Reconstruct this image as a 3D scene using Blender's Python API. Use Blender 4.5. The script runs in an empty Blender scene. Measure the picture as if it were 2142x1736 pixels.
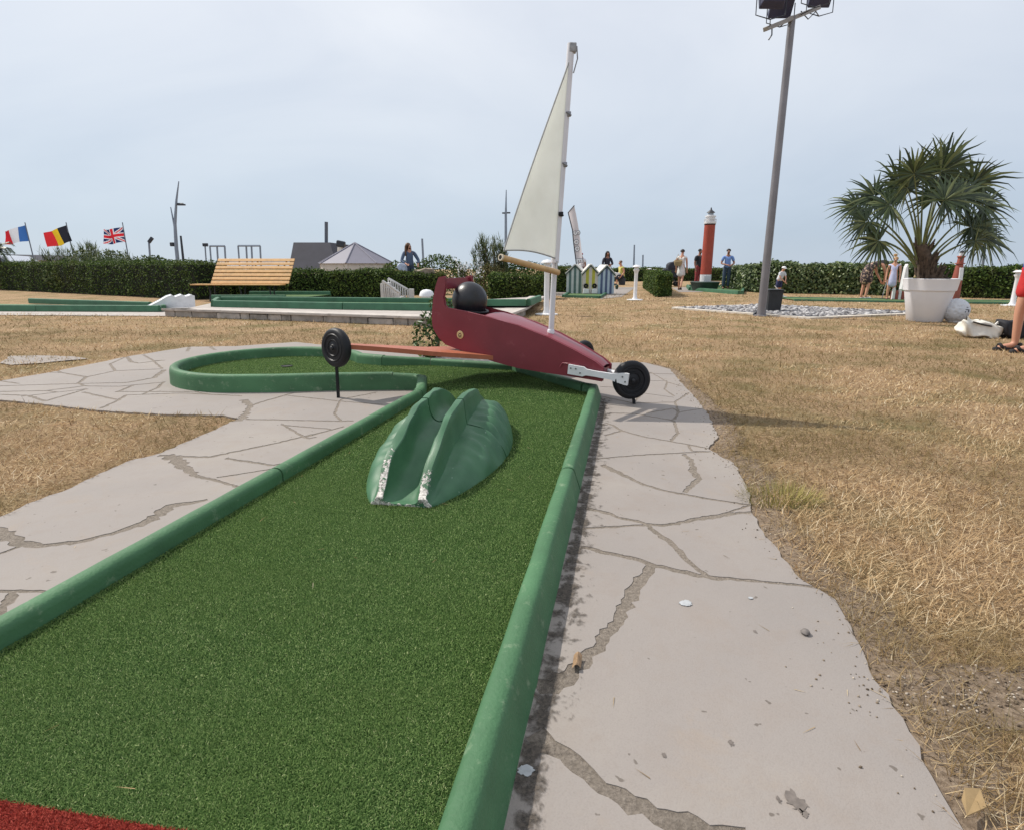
import bpy, bmesh, math, random
import numpy as np
from mathutils import Vector, Matrix, Quaternion
random.seed(7); rng = np.random.default_rng(7)
PI = math.pi
scene = bpy.context.scene
COL = scene.collection

# ---------------------------------------------------------------- camera
CH, TH, FPX, CX, CY = 1.0, math.radians(14.57), 1200.0, 1071.0, 868.0
cam_d = bpy.data.cameras.new('camera'); cam = bpy.data.objects.new('camera', cam_d); COL.objects.link(cam)
cam.location = (0, 0, CH); cam.rotation_euler = (PI/2 - TH, 0, 0)
cam_d.sensor_width = 36; cam_d.sensor_fit = 'HORIZONTAL'; cam_d.lens = 36*FPX/2142
cam_d.clip_start = 0.02; cam_d.clip_end = 20000
scene.camera = cam
cT, sT = math.cos(TH), math.sin(TH)

def ray(px, py):
    """direction of the sight line through a point measured on the photograph"""
    x = (px-CX)/FPX; y = -(py-CY)/FPX
    return Vector((x, cT + y*sT, y*cT - sT))
def gz(px, py, z=0.0):
    d = ray(px, py); t = (z-CH)/d.z
    return Vector((d.x*t, d.y*t, z))
def gy(px, py, Y):
    d = ray(px, py); t = Y/d.y
    return Vector((d.x*t, Y, CH + d.z*t))
def gp(px, py, P, n):
    d = ray(px, py); o = Vector((0, 0, CH)); t = (Vector(P)-o).dot(n)/d.dot(n)
    return o + d*t
def V2(v): return Vector((v.x, v.y))

# ---------------------------------------------------------------- materials
MATS = {}
def srgb(r, g, b):
    f = lambda c: (c/255/12.92) if c/255 <= .04045 else ((c/255+.055)/1.055)**2.4
    return (f(r), f(g), f(b))
def N(nt, t, **kw):
    n = nt.nodes.new(t)
    for k, v in kw.items():
        if k in n.inputs: n.inputs[k].default_value = v
        else: setattr(n, k, v)
    return n
def ramp(nt, fac, stops, interp='LINEAR'):
    r = nt.nodes.new('ShaderNodeValToRGB'); r.color_ramp.interpolation = interp
    e = r.color_ramp.elements
    while len(e) < len(stops): e.new(0.5)
    for i, (p, c) in enumerate(stops):
        e[i].position = p; e[i].color = (*c, 1) if len(c) == 3 else c
    nt.links.new(fac, r.inputs[0]); return r.outputs[0]
def mixc(nt, fac, a, b, mode='MIX'):
    m = nt.nodes.new('ShaderNodeMix'); m.data_type = 'RGBA'; m.blend_type = mode
    for s, v in ((m.inputs[0], fac), (m.inputs[6], a), (m.inputs[7], b)):
        if hasattr(v, 'is_linked'): nt.links.new(v, s)
        elif isinstance(v, (int, float)): s.default_value = v
        else: s.default_value = (*v, 1)
    return m.outputs[2]
def math_(nt, op, a, b=None, c=None):
    m = nt.nodes.new('ShaderNodeMath'); m.operation = op
    for s, v in zip(m.inputs, (a, b, c)):
        if v is None: continue
        if hasattr(v, 'is_linked'): nt.links.new(v, s)
        else: s.default_value = v
    return m.outputs[0]
def newmat(name):
    m = bpy.data.materials.new(name); m.use_nodes = True
    nt = m.node_tree; b = nt.nodes['Principled BSDF']
    return m, nt, b
def coords(nt, kind='Object'):
    return nt.nodes.new('ShaderNodeTexCoord').outputs[kind]
def noise(nt, vec, scale, detail=4, rough=.55, dist=0.0):
    n = N(nt, 'ShaderNodeTexNoise', Scale=scale, Detail=detail, Roughness=rough, Distortion=dist)
    nt.links.new(vec, n.inputs['Vector']); return n.outputs['Fac']
def bump(nt, b, h, strength=.3, dist=.01):
    n = N(nt, 'ShaderNodeBump', Strength=strength, Distance=dist)
    nt.links.new(h, n.inputs['Height']); nt.links.new(n.outputs[0], b.inputs['Normal']); return n

def mat(name, col, rough=.6, var=.12, scale=6, bstr=.0, bscale=40, metal=0.0, spec=.5, dirt=None, island=0.0, coat=0.0):
    """general surface: base colour with slow tone variation, fine bump, optional specks"""
    if name in MATS: return MATS[name]
    m, nt, b = newmat(name)
    co = coords(nt)
    f = noise(nt, co, scale)
    dark = tuple(c*(1-var*1.6) for c in col); light = tuple(min(1, c*(1+var)) for c in col)
    c = ramp(nt, f, [(.3, dark), (.7, light)])
    if island:
        g = nt.nodes.new('ShaderNodeNewGeometry').outputs['Random Per Island']
        c = mixc(nt, 1.0, c, ramp(nt, g, [(0, (1-island,)*3), (1, (1+island,)*3)]), 'MULTIPLY')
    if dirt:
        dcol, lo, hi, ds = dirt
        k = ramp(nt, noise(nt, co, ds, 8, .7), [(lo, (0, 0, 0)), (hi, (1, 1, 1))])
        c = mixc(nt, k, c, dcol)
    nt.links.new(c, b.inputs['Base Color'])
    b.inputs['Roughness'].default_value = rough; b.inputs['Metallic'].default_value = metal
    b.inputs['Specular IOR Level'].default_value = spec
    if coat: b.inputs['Coat Weight'].default_value = coat; b.inputs['Coat Roughness'].default_value = .15
    if bstr: bump(nt, b, noise(nt, co, bscale, 5, .6), bstr, .004)
    MATS[name] = m; return m

def leafmat(name, stops, rough=.5, trans=.25, spec=.4, patch=None):
    """per-leaf colour from the random value of each loose piece"""
    if name in MATS: return MATS[name]
    m, nt, b = newmat(name)
    g = nt.nodes.new('ShaderNodeNewGeometry').outputs['Random Per Island']
    c = ramp(nt, g, stops)
    if patch:
        k = ramp(nt, noise(nt, coords(nt), patch[1], 4, .6), [(patch[2], (0, 0, 0)), (patch[3], (1, 1, 1))])
        c = mixc(nt, math_(nt, 'MULTIPLY', k, patch[4] if len(patch) > 4 else 1.0), c, patch[0])
    nt.links.new(c, b.inputs['Base Color']); b.inputs['Roughness'].default_value = rough
    b.inputs['Specular IOR Level'].default_value = spec
    if trans:
        out = nt.nodes['Material Output']
        t = nt.nodes.new('ShaderNodeBsdfTranslucent'); nt.links.new(c, t.inputs[0])
        mx = nt.nodes.new('ShaderNodeMixShader'); mx.inputs[0].default_value = trans
        nt.links.new(b.outputs[0], mx.inputs[1]); nt.links.new(t.outputs[0], mx.inputs[2])
        nt.links.new(mx.outputs[0], out.inputs[0])
    MATS[name] = m; return m

# ---------------------------------------------------------------- mesh builder
class MB:
    def __init__(s): s.v = []; s.f = []; s.m = []; s.sm = []
    def add(s, verts, faces, mi=0, smooth=False):
        o = len(s.v); s.v += [tuple(p) for p in verts]
        s.f += [tuple(i+o for i in f) for f in faces]; s.m += [mi]*len(faces); s.sm += [smooth]*len(faces)
        return s
    def box(s, c, size, rot=None, mi=0, taper=1.0, bevel=0.0):
        x, y, z = (k/2 for k in size); c = Vector(c)
        R = rot.to_3x3() if rot is not None else Matrix.Identity(3)
        if bevel:
            bm = bmesh.new(); bmesh.ops.create_cube(bm, size=1)
            for v in bm.verts:
                t = taper if v.co.z > 0 else 1
                v.co = Vector((v.co.x*2*x*t, v.co.y*2*y*t, v.co.z*2*z))
            bmesh.ops.bevel(bm, geom=bm.edges[:], offset=bevel, segments=2, affect='EDGES', profile=.5)
            bm.verts.index_update()
            s.add([c+R@v.co for v in bm.verts], [[v.index for v in f.verts] for f in bm.faces], mi); bm.free(); return s
        P = []
        for sz in (-1, 1):
            t = taper if sz > 0 else 1
            for sx, sy in ((-1, -1), (1, -1), (1, 1), (-1, 1)): P.append(c + R@Vector((sx*x*t, sy*y*t, sz*z)))
        return s.add(P, [(3, 2, 1, 0), (4, 5, 6, 7), (0, 1, 5, 4), (1, 2, 6, 5), (2, 3, 7, 6), (3, 0, 4, 7)], mi)
    def tube(s, pts, r, n=10, mi=0, caps=True, smooth=True):
        pts = [Vector(p) for p in pts]; k = len(pts)
        rs = r if isinstance(r, (list, tuple)) else [r]*k
        P = []; up = None
        for i, p in enumerate(pts):
            d = (pts[min(i+1, k-1)]-pts[max(i-1, 0)]).normalized()
            if up is None:
                up = d.cross(Vector((0, 0, 1)))
                if up.length < .05: up = d.cross(Vector((0, 1, 0)))
            up = (up - d*up.dot(d)).normalized(); w = d.cross(up)
            for j in range(n):
                a = 2*PI*j/n; P.append(p + (up*math.cos(a)+w*math.sin(a))*rs[i])
        F = [(i*n+j, i*n+(j+1) % n, (i+1)*n+(j+1) % n, (i+1)*n+j) for i in range(k-1) for j in range(n)]
        o = len(s.v); s.add(P, F, mi, smooth)
        if caps:
            s.f += [tuple(o+j for j in reversed(range(n))), tuple(o+(k-1)*n+j for j in range(n))]
            s.m += [mi]*2; s.sm += [False]*2
        return s
    def lathe(s, prof, n=24, M=None, mi=0, smooth=True, close=False):
        M = M or Matrix.Identity(4); P = []; k = len(prof)
        for (r, z) in prof:
            for j in range(n):
                a = 2*PI*j/n; P.append(M@Vector((r*math.cos(a), r*math.sin(a), z)))
        F = [(i*n+j, i*n+(j+1) % n, (i+1)*n+(j+1) % n, (i+1)*n+j) for i in range(k-1) for j in range(n)]
        s.add(P, F, mi, smooth); o = len(s.v)-k*n
        if not close:
            if prof[0][0] > 1e-6: s.f.append(tuple(o+j for j in reversed(range(n)))); s.m.append(mi); s.sm.append(False)
            if prof[-1][0] > 1e-6: s.f.append(tuple(o+(k-1)*n+j for j in range(n))); s.m.append(mi); s.sm.append(False)
        return s
    def prism(s, poly, off, mi=0):
        n = len(poly); off = Vector(off); A = [Vector(p) for p in poly]; B = [p+off for p in A]
        return s.add(A+B, [tuple(reversed(range(n))), tuple(range(n, 2*n))]+[(i, (i+1) % n, n+(i+1) % n, n+i) for i in range(n)], mi)
    def grid(s, fn, nu, nv, mi=0, smooth=True, mfn=None):
        P = [fn(i/nu, j/nv) for j in range(nv+1) for i in range(nu+1)]
        o = len(s.v); s.v += [tuple(p) for p in P]
        for j in range(nv):
            for i in range(nu):
                a = o+j*(nu+1)+i; s.f.append((a, a+1, a+nu+2, a+nu+1))
                s.m.append(mfn((i+.5)/nu, (j+.5)/nv) if mfn else mi); s.sm.append(smooth)
        return s
    def build(s, name, mats, parent=None, loc=None, recalc=True):
        me = bpy.data.meshes.new(name); me.from_pydata(s.v, [], s.f)
        mats = mats if isinstance(mats, (list, tuple)) else [mats]
        for m in mats: me.materials.append(m)
        me.polygons.foreach_set('material_index', s.m); me.polygons.foreach_set('use_smooth', s.sm)
        if recalc:
            bm = bmesh.new(); bm.from_mesh(me); bmesh.ops.recalc_face_normals(bm, faces=bm.faces[:]); bm.to_mesh(me); bm.free()
        me.update()
        if any(s.sm): me.set_sharp_from_angle(angle=math.radians(48))
        o = bpy.data.objects.new(name, me); COL.objects.link(o)
        if parent is not None:
            o.parent = parent; o.matrix_parent_inverse = parent.matrix_basis.inverted()
        return o

def mesh_np(name, V, F, mats, parent=None):
    """mesh straight from arrays: V n x 3, F m x k"""
    me = bpy.data.meshes.new(name); m, k = F.shape
    me.vertices.add(len(V)); me.vertices.foreach_set('co', np.ascontiguousarray(V, dtype=np.float32).ravel())
    me.loops.add(m*k); me.loops.foreach_set('vertex_index', np.ascontiguousarray(F, dtype=np.int32).ravel())
    me.polygons.add(m); me.polygons.foreach_set('loop_start', np.arange(0, m*k, k, dtype=np.int32))
    for mm in (mats if isinstance(mats, (list, tuple)) else [mats]): me.materials.append(mm)
    me.update(calc_edges=True)
    o = bpy.data.objects.new(name, me); COL.objects.link(o)
    if parent is not None:
        o.parent = parent; o.matrix_parent_inverse = parent.matrix_basis.inverted()
    return o

def empty(name, loc, label, cat, group=None, rz=0.0):
    o = bpy.data.objects.new(name, None); COL.objects.link(o); o.location = loc; o.rotation_euler = (0, 0, rz)
    o.empty_display_size = .1
    o['label'] = label; o['category'] = cat
    if group: o['group'] = group
    return o
def tag(o, label, cat, group=None):
    o['label'] = label; o['category'] = cat
    if group: o['group'] = group
    return o
def structure(o, label=None):
    o['kind'] = 'structure'
    if label: o['label'] = label
    return o

# ---------------------------------------------------------------- blades and leaves as arrays
def blades(P, length, width, tilt, az=None, curve=.35):
    """P n x 3 roots; each blade a bent strip of 5 points, 3 triangles"""
    n = len(P); az = rng.uniform(0, 2*PI, n) if az is None else az
    h = np.stack([np.cos(az), np.sin(az), np.zeros(n)], 1)
    s = np.stack([-np.sin(az), np.cos(az), np.zeros(n)], 1)*(width/2)[:, None]
    up = np.array([0, 0, 1.0])
    t2 = np.clip(tilt+curve*rng.uniform(-.3, 1, n), 0, 1.62)
    d1 = h*np.sin(tilt)[:, None]+up*np.cos(tilt)[:, None]; d2 = h*np.sin(t2)[:, None]+up*np.cos(t2)[:, None]
    M = P+d1*(length*.5)[:, None]; T = M+d2*(length*.5)[:, None]
    Vv = np.stack([P-s, P+s, M-s*.8, M+s*.8, T], 1).reshape(-1, 3)
    b = (np.arange(n)*5)[:, None]
    F = np.concatenate([b+np.array([[0, 1, 3]]), b+np.array([[0, 3, 2]]), b+np.array([[2, 3, 4]])], 0)
    return Vv, F
def leaves(P, size, nrm=None, spread=1.0, ratio=.55):
    """P n x 3; each leaf a folded diamond of 4 points, 2 triangles"""
    n = len(P)
    a = rng.normal(size=(n, 3)); a /= np.linalg.norm(a, axis=1)[:, None]
    if nrm is not None:
        a = nrm + a*spread; a /= np.linalg.norm(a, axis=1)[:, None]
    r = rng.normal(size=(n, 3)); u = np.cross(a, r); u /= np.linalg.norm(u, axis=1)[:, None]+1e-9
    w = np.cross(a, u)
    L = (size*rng.uniform(.6, 1.3, n))[:, None]
    p0 = P-u*L*.5; p1 = P+w*L*ratio*.5+a*L*.08; p2 = P+u*L*.5-a*L*.12; p3 = P-w*L*ratio*.5+a*L*.08
    Vv = np.stack([p0, p1, p2, p3], 1).reshape(-1, 3)
    b = (np.arange(n)*4)[:, None]
    F = np.concatenate([b+np.array([[0, 1, 2]]), b+np.array([[0, 2, 3]])], 0)
    return Vv, F
def inside(P, poly):
    """n x 2 points in polygon (list of 2-vectors)"""
    x, y = P[:, 0], P[:, 1]; res = np.zeros(len(P), bool); n = len(poly)
    for i in range(n):
        x1, y1 = poly[i][0], poly[i][1]; x2, y2 = poly[(i+1) % n][0], poly[(i+1) % n][1]
        if y1 == y2: continue
        c = (y1 > y) != (y2 > y)
        res ^= c & (x < (x2-x1)*(y-y1)/(y2-y1)+x1)
    return res

# ---------------------------------------------------------------- sky and sun
SX, SY = .74, -.42                                # shadow cast per metre of height
EL = math.atan(1/math.hypot(SX, SY)); AZ = math.atan2(-SX, -SY)
world = bpy.data.worlds.new('World'); scene.world = world; world.use_nodes = True
nt = world.node_tree; bg = nt.nodes['Background']; wout = nt.nodes['World Output']
sky = nt.nodes.new('ShaderNodeTexSky'); sky.sky_type = 'NISHITA'; sky.sun_disc = False
sky.sun_elevation = EL; sky.sun_rotation = AZ; sky.air_density = 1.0; sky.dust_density = .7; sky.ozone_density = 1.4
nt.links.new(sky.outputs[0], bg.inputs[0]); bg.inputs[1].default_value = .12
gen = coords(nt, 'Generated')
mp = nt.nodes.new('ShaderNodeMapping'); mp.inputs['Scale'].default_value = (1, 1, 2.6); nt.links.new(gen, mp.inputs[0])
cl = noise(nt, mp.outputs[0], 1.6, 6, .5, .6)
sep = nt.nodes.new('ShaderNodeSeparateXYZ'); nt.links.new(gen, sep.inputs[0])
zc = ramp(nt, sep.outputs['Z'], [(0.0, srgb(190, 203, 217)), (.05, srgb(188, 202, 217)), (.18, srgb(201, 211, 224)), (.34, srgb(217, 223, 233)), (.6, srgb(223, 227, 236))])
side_ = ramp(nt, math_(nt, 'MULTIPLY_ADD', sep.outputs['X'], .5, .5), [(.1, (1.08, 1.07, 1.05)), (.5, (1, 1, 1)), (.9, (.93, .94, .96))])
cw = ramp(nt, cl, [(.28, (.89, .902, .925)), (.5, (1, 1, 1)), (.7, (1.10, 1.085, 1.06))])
vc = mixc(nt, 1.0, mixc(nt, 1.0, zc, side_, 'MULTIPLY'), cw, 'MULTIPLY')
fac = ramp(nt, cl, [(.3, (.90,)*3), (.65, (.97,)*3)])
bg2 = nt.nodes.new('ShaderNodeBackground'); nt.links.new(vc, bg2.inputs[0]); bg2.inputs[1].default_value = 1.03
mx = nt.nodes.new('ShaderNodeMixShader'); nt.links.new(fac, mx.inputs[0])
nt.links.new(bg.outputs[0], mx.inputs[1]); nt.links.new(bg2.outputs[0], mx.inputs[2]); nt.links.new(mx.outputs[0], wout.inputs[0])
sun_d = bpy.data.lights.new('sun', 'SUN'); sun = bpy.data.objects.new('sun', sun_d); COL.objects.link(sun)
sun_d.energy = 3.9; sun_d.angle = math.radians(.6); sun_d.color = (1, .94, .85)
sun.rotation_euler = Vector((SX, SY, -1)).to_track_quat('-Z', 'Y').to_euler(); sun.location = (-8, 5, 12)
vs = scene.view_settings; vs.view_transform = 'Standard'; vs.look = 'None'; vs.exposure = .1; vs.gamma = 1
scene.cycles.max_bounces = 6; scene.cycles.use_denoising = True
# ================================================================ ground
def ground_mat():
    m, nt, b = newmat('dry_lawn'); co = coords(nt)
    mp = N(nt, 'ShaderNodeMapping'); mp.inputs['Scale'].default_value = (1, 1, 1); nt.links.new(co, mp.inputs[0])
    f1 = noise(nt, mp.outputs[0], 55, 6, .7, .4); f2 = noise(nt, co, 1.3, 5, .6, .3); f3 = noise(nt, co, 9, 5, .6)
    c = ramp(nt, f1, [(.28, srgb(86, 69, 52)), (.40, srgb(142, 116, 90)), (.56, srgb(182, 155, 122)), (.75, srgb(210, 188, 155))])
    c = mixc(nt, ramp(nt, f2, [(.46, (0, 0, 0)), (.66, (.7,)*3)]), c, srgb(108, 106, 68))
    c = mixc(nt, ramp(nt, f3, [(.55, (0, 0, 0)), (.72, (.5,)*3)]), c, srgb(160, 122, 84))
    nt.links.new(c, b.inputs['Base Color']); b.inputs['Roughness'].default_value = .95; b.inputs['Specular IOR Level'].default_value = .1
    h = math_(nt, 'ADD', f1, math_(nt, 'MULTIPLY', f3, .8)); bump(nt, b, h, .9, .03)
    return m
MB().add([(-4000, -60, 0), (4000, -60, 0), (4000, 9000, 0), (-4000, 9000, 0)], [(0, 1, 2, 3)]).build('ground', ground_mat())['kind'] = 'structure'
sea_m = mat('sea_water', srgb(140, 155, 168), .25, .1, .02)
structure(MB().add([(-4000, 160, .02), (4000, 160, .02), (4000, 8900, .02), (-4000, 8900, .02)], [(0, 1, 2, 3)]).build('sea', sea_m))

# ---------------------------------------------------------------- paving
R_EDGE = [(1257, 762), (1346, 761), (1401, 775), (1416, 794), (1457, 840), (1483, 873), (1501, 920), (1481, 943), (1534, 973),
          (1566, 1032), (1569, 1067), (1587, 1108), (1622, 1149), (1663, 1208), (1704, 1235), (1746, 1261), (1769, 1302), (1793, 1350),
          (1816, 1408), (1857, 1461), (1899, 1538), (1946, 1632), (1993, 1715), (2020, 1760)]
L_UP = [(0, 800), (121, 779), (265, 749), (397, 728), (492, 727), (620, 718), (760, 733), (900, 742), (1010, 746), (1120, 752)]
PATCH = [(0, 840), (113, 851), (212, 862), (340, 870), (469, 872), (499, 879), (443, 906), (386, 930), (340, 951), (265, 970),
         (197, 1002), (151, 1025), (57, 1059), (0, 1087)]
def rough_line(pts, step=.05, amp=.012, seed=1):
    """resample a ground line and roughen it"""
    r = random.Random(seed); out = [pts[0]]
    for a, b in zip(pts, pts[1:]):
        n = max(1, int((b-a).length/step)); d = (b-a); nr = Vector((-d.y, d.x)).normalized()
        for i in range(1, n+1):
            p = a + d*(i/n)
            out.append(p + (nr*r.uniform(-amp, amp) if i < n else Vector((0, 0))))
    return out
redge = rough_line([V2(gz(*p)) for p in R_EDGE], .035, .008, 3)
lup = rough_line([V2(gz(*p)) for p in L_UP], .07, .012, 4)
patch = rough_line([V2(gz(*p)) for p in PATCH], .04, .008, 5)
PATH = list(reversed(redge)) + list(reversed(lup)) + [Vector((-7.5, 4.75)), Vector((-7.2, 4.15))] + patch + \
    [Vector((-2.6, 1.9)), Vector((-2.4, .1)), Vector((.75, .1))]

def stone_mat():
    m, nt, b = newmat('flagstone'); co = coords(nt)
    f = noise(nt, co, 1.1, 6, .6, .4); f2 = noise(nt, co, 14, 8, .65); f3 = noise(nt, co, 260, 3, .5); sp = noise(nt, co, 34, 2, .4)
    c = ramp(nt, f, [(.3, srgb(143, 136, 131)), (.5, srgb(149, 141, 135)), (.7, srgb(156, 148, 140))])
    g = nt.nodes.new('ShaderNodeNewGeometry').outputs['Random Per Island']
    c = mixc(nt, 1.0, c, ramp(nt, g, [(0, (.84, .84, .85)), (.35, (1.0, .985, .955)), (.7, (.93, .945, .96)), (1, (1.07, 1.05, 1.01))]), 'MULTIPLY')
    c = mixc(nt, ramp(nt, noise(nt, co, 5.5, 8, .7, .6), [(.5, (0, 0, 0)), (.72, (.42,)*3)]), c, srgb(140, 128, 118))
    c = mixc(nt, ramp(nt, f2, [(.54, (0, 0, 0)), (.8, (.6,)*3)]), c, srgb(140, 130, 122))
    c = mixc(nt, ramp(nt, sp, [(.735, (0, 0, 0)), (.76, (.75,)*3)]), c, srgb(92, 84, 76))
    c = mixc(nt, ramp(nt, noise(nt, co, 3.3, 6, .7, .5), [(.58, (0, 0, 0)), (.70, (.4,)*3)]), c, srgb(150, 136, 122))
    c = mixc(nt, ramp(nt, f3, [(.35, (.16,)*3), (.5, (0, 0, 0))]), c, srgb(120, 112, 106))
    nt.links.new(c, b.inputs['Base Color']); b.inputs['Roughness'].default_value = .75; b.inputs['Specular IOR Level'].default_value = .3
    bump(nt, b, math_(nt, 'ADD', f2, math_(nt, 'MULTIPLY', f3, .5)), .25, .006); return m
STONE = stone_mat()
def mortar_mat():
    m, nt, b = newmat('mortar'); co = coords(nt)
    f = noise(nt, co, 90, 7, .75); f2 = noise(nt, co, 9, 4, .6)
    c = ramp(nt, f, [(.25, srgb(88, 80, 72)), (.45, srgb(126, 116, 105)), (.66, srgb(158, 147, 135))])
    c = mixc(nt, ramp(nt, f2, [(.5, (0, 0, 0)), (.7, (.5,)*3)]), c, srgb(108, 100, 88))
    nt.links.new(c, b.inputs['Base Color']); b.inputs['Roughness'].default_value = .95; bump(nt, b, f, .9, .012); return m
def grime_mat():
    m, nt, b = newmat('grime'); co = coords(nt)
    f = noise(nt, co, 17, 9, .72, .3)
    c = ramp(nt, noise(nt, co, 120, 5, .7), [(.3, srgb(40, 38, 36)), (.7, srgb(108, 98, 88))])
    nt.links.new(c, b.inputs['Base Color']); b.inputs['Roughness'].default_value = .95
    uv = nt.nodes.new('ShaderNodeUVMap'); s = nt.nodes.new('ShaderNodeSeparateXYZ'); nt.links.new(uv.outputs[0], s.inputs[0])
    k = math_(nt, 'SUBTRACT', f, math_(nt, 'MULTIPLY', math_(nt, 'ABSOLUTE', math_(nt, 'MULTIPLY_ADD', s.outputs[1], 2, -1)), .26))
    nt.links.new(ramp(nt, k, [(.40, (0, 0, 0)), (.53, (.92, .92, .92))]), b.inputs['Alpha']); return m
MORTAR, GRIME = mortar_mat(), grime_mat()
def ribbon(mb, pts, w, mi, z, seed=0, jit=.25, step=.03):
    r = random.Random(seed); P = [pts[0]]
    for a, b in zip(pts, pts[1:]):
        n = max(1, int((b-a).length/step))
        P += [a+(b-a)*(i/n) for i in range(1, n+1)]
    ws = w if isinstance(w, (list, tuple)) else [w]*2
    Lf, Rt = [], []
    k = len(P)
    for i, p in enumerate(P):
        d = (P[min(i+1, k-1)]-P[max(i-1, 0)]).normalized(); nr = Vector((-d.y, d.x))
        f = i/max(1, k-1)*(len(ws)-1); j = min(int(f), len(ws)-2); ww = ws[j]+(ws[j+1]-ws[j])*(f-j)
        o = nr*ww*r.uniform(-.18, .18)
        Lf.append(p+o+nr*ww*.5*(1+r.uniform(-jit, jit))); Rt.append(p+o-nr*ww*.5*(1+r.uniform(-jit, jit)))
    V = [(p.x, p.y, z) for p in Lf]+[(p.x, p.y, z) for p in Rt]
    mb.add(V, [(k+i, k+i+1, i+1, i) for i in range(k-1)], mi)
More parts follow.
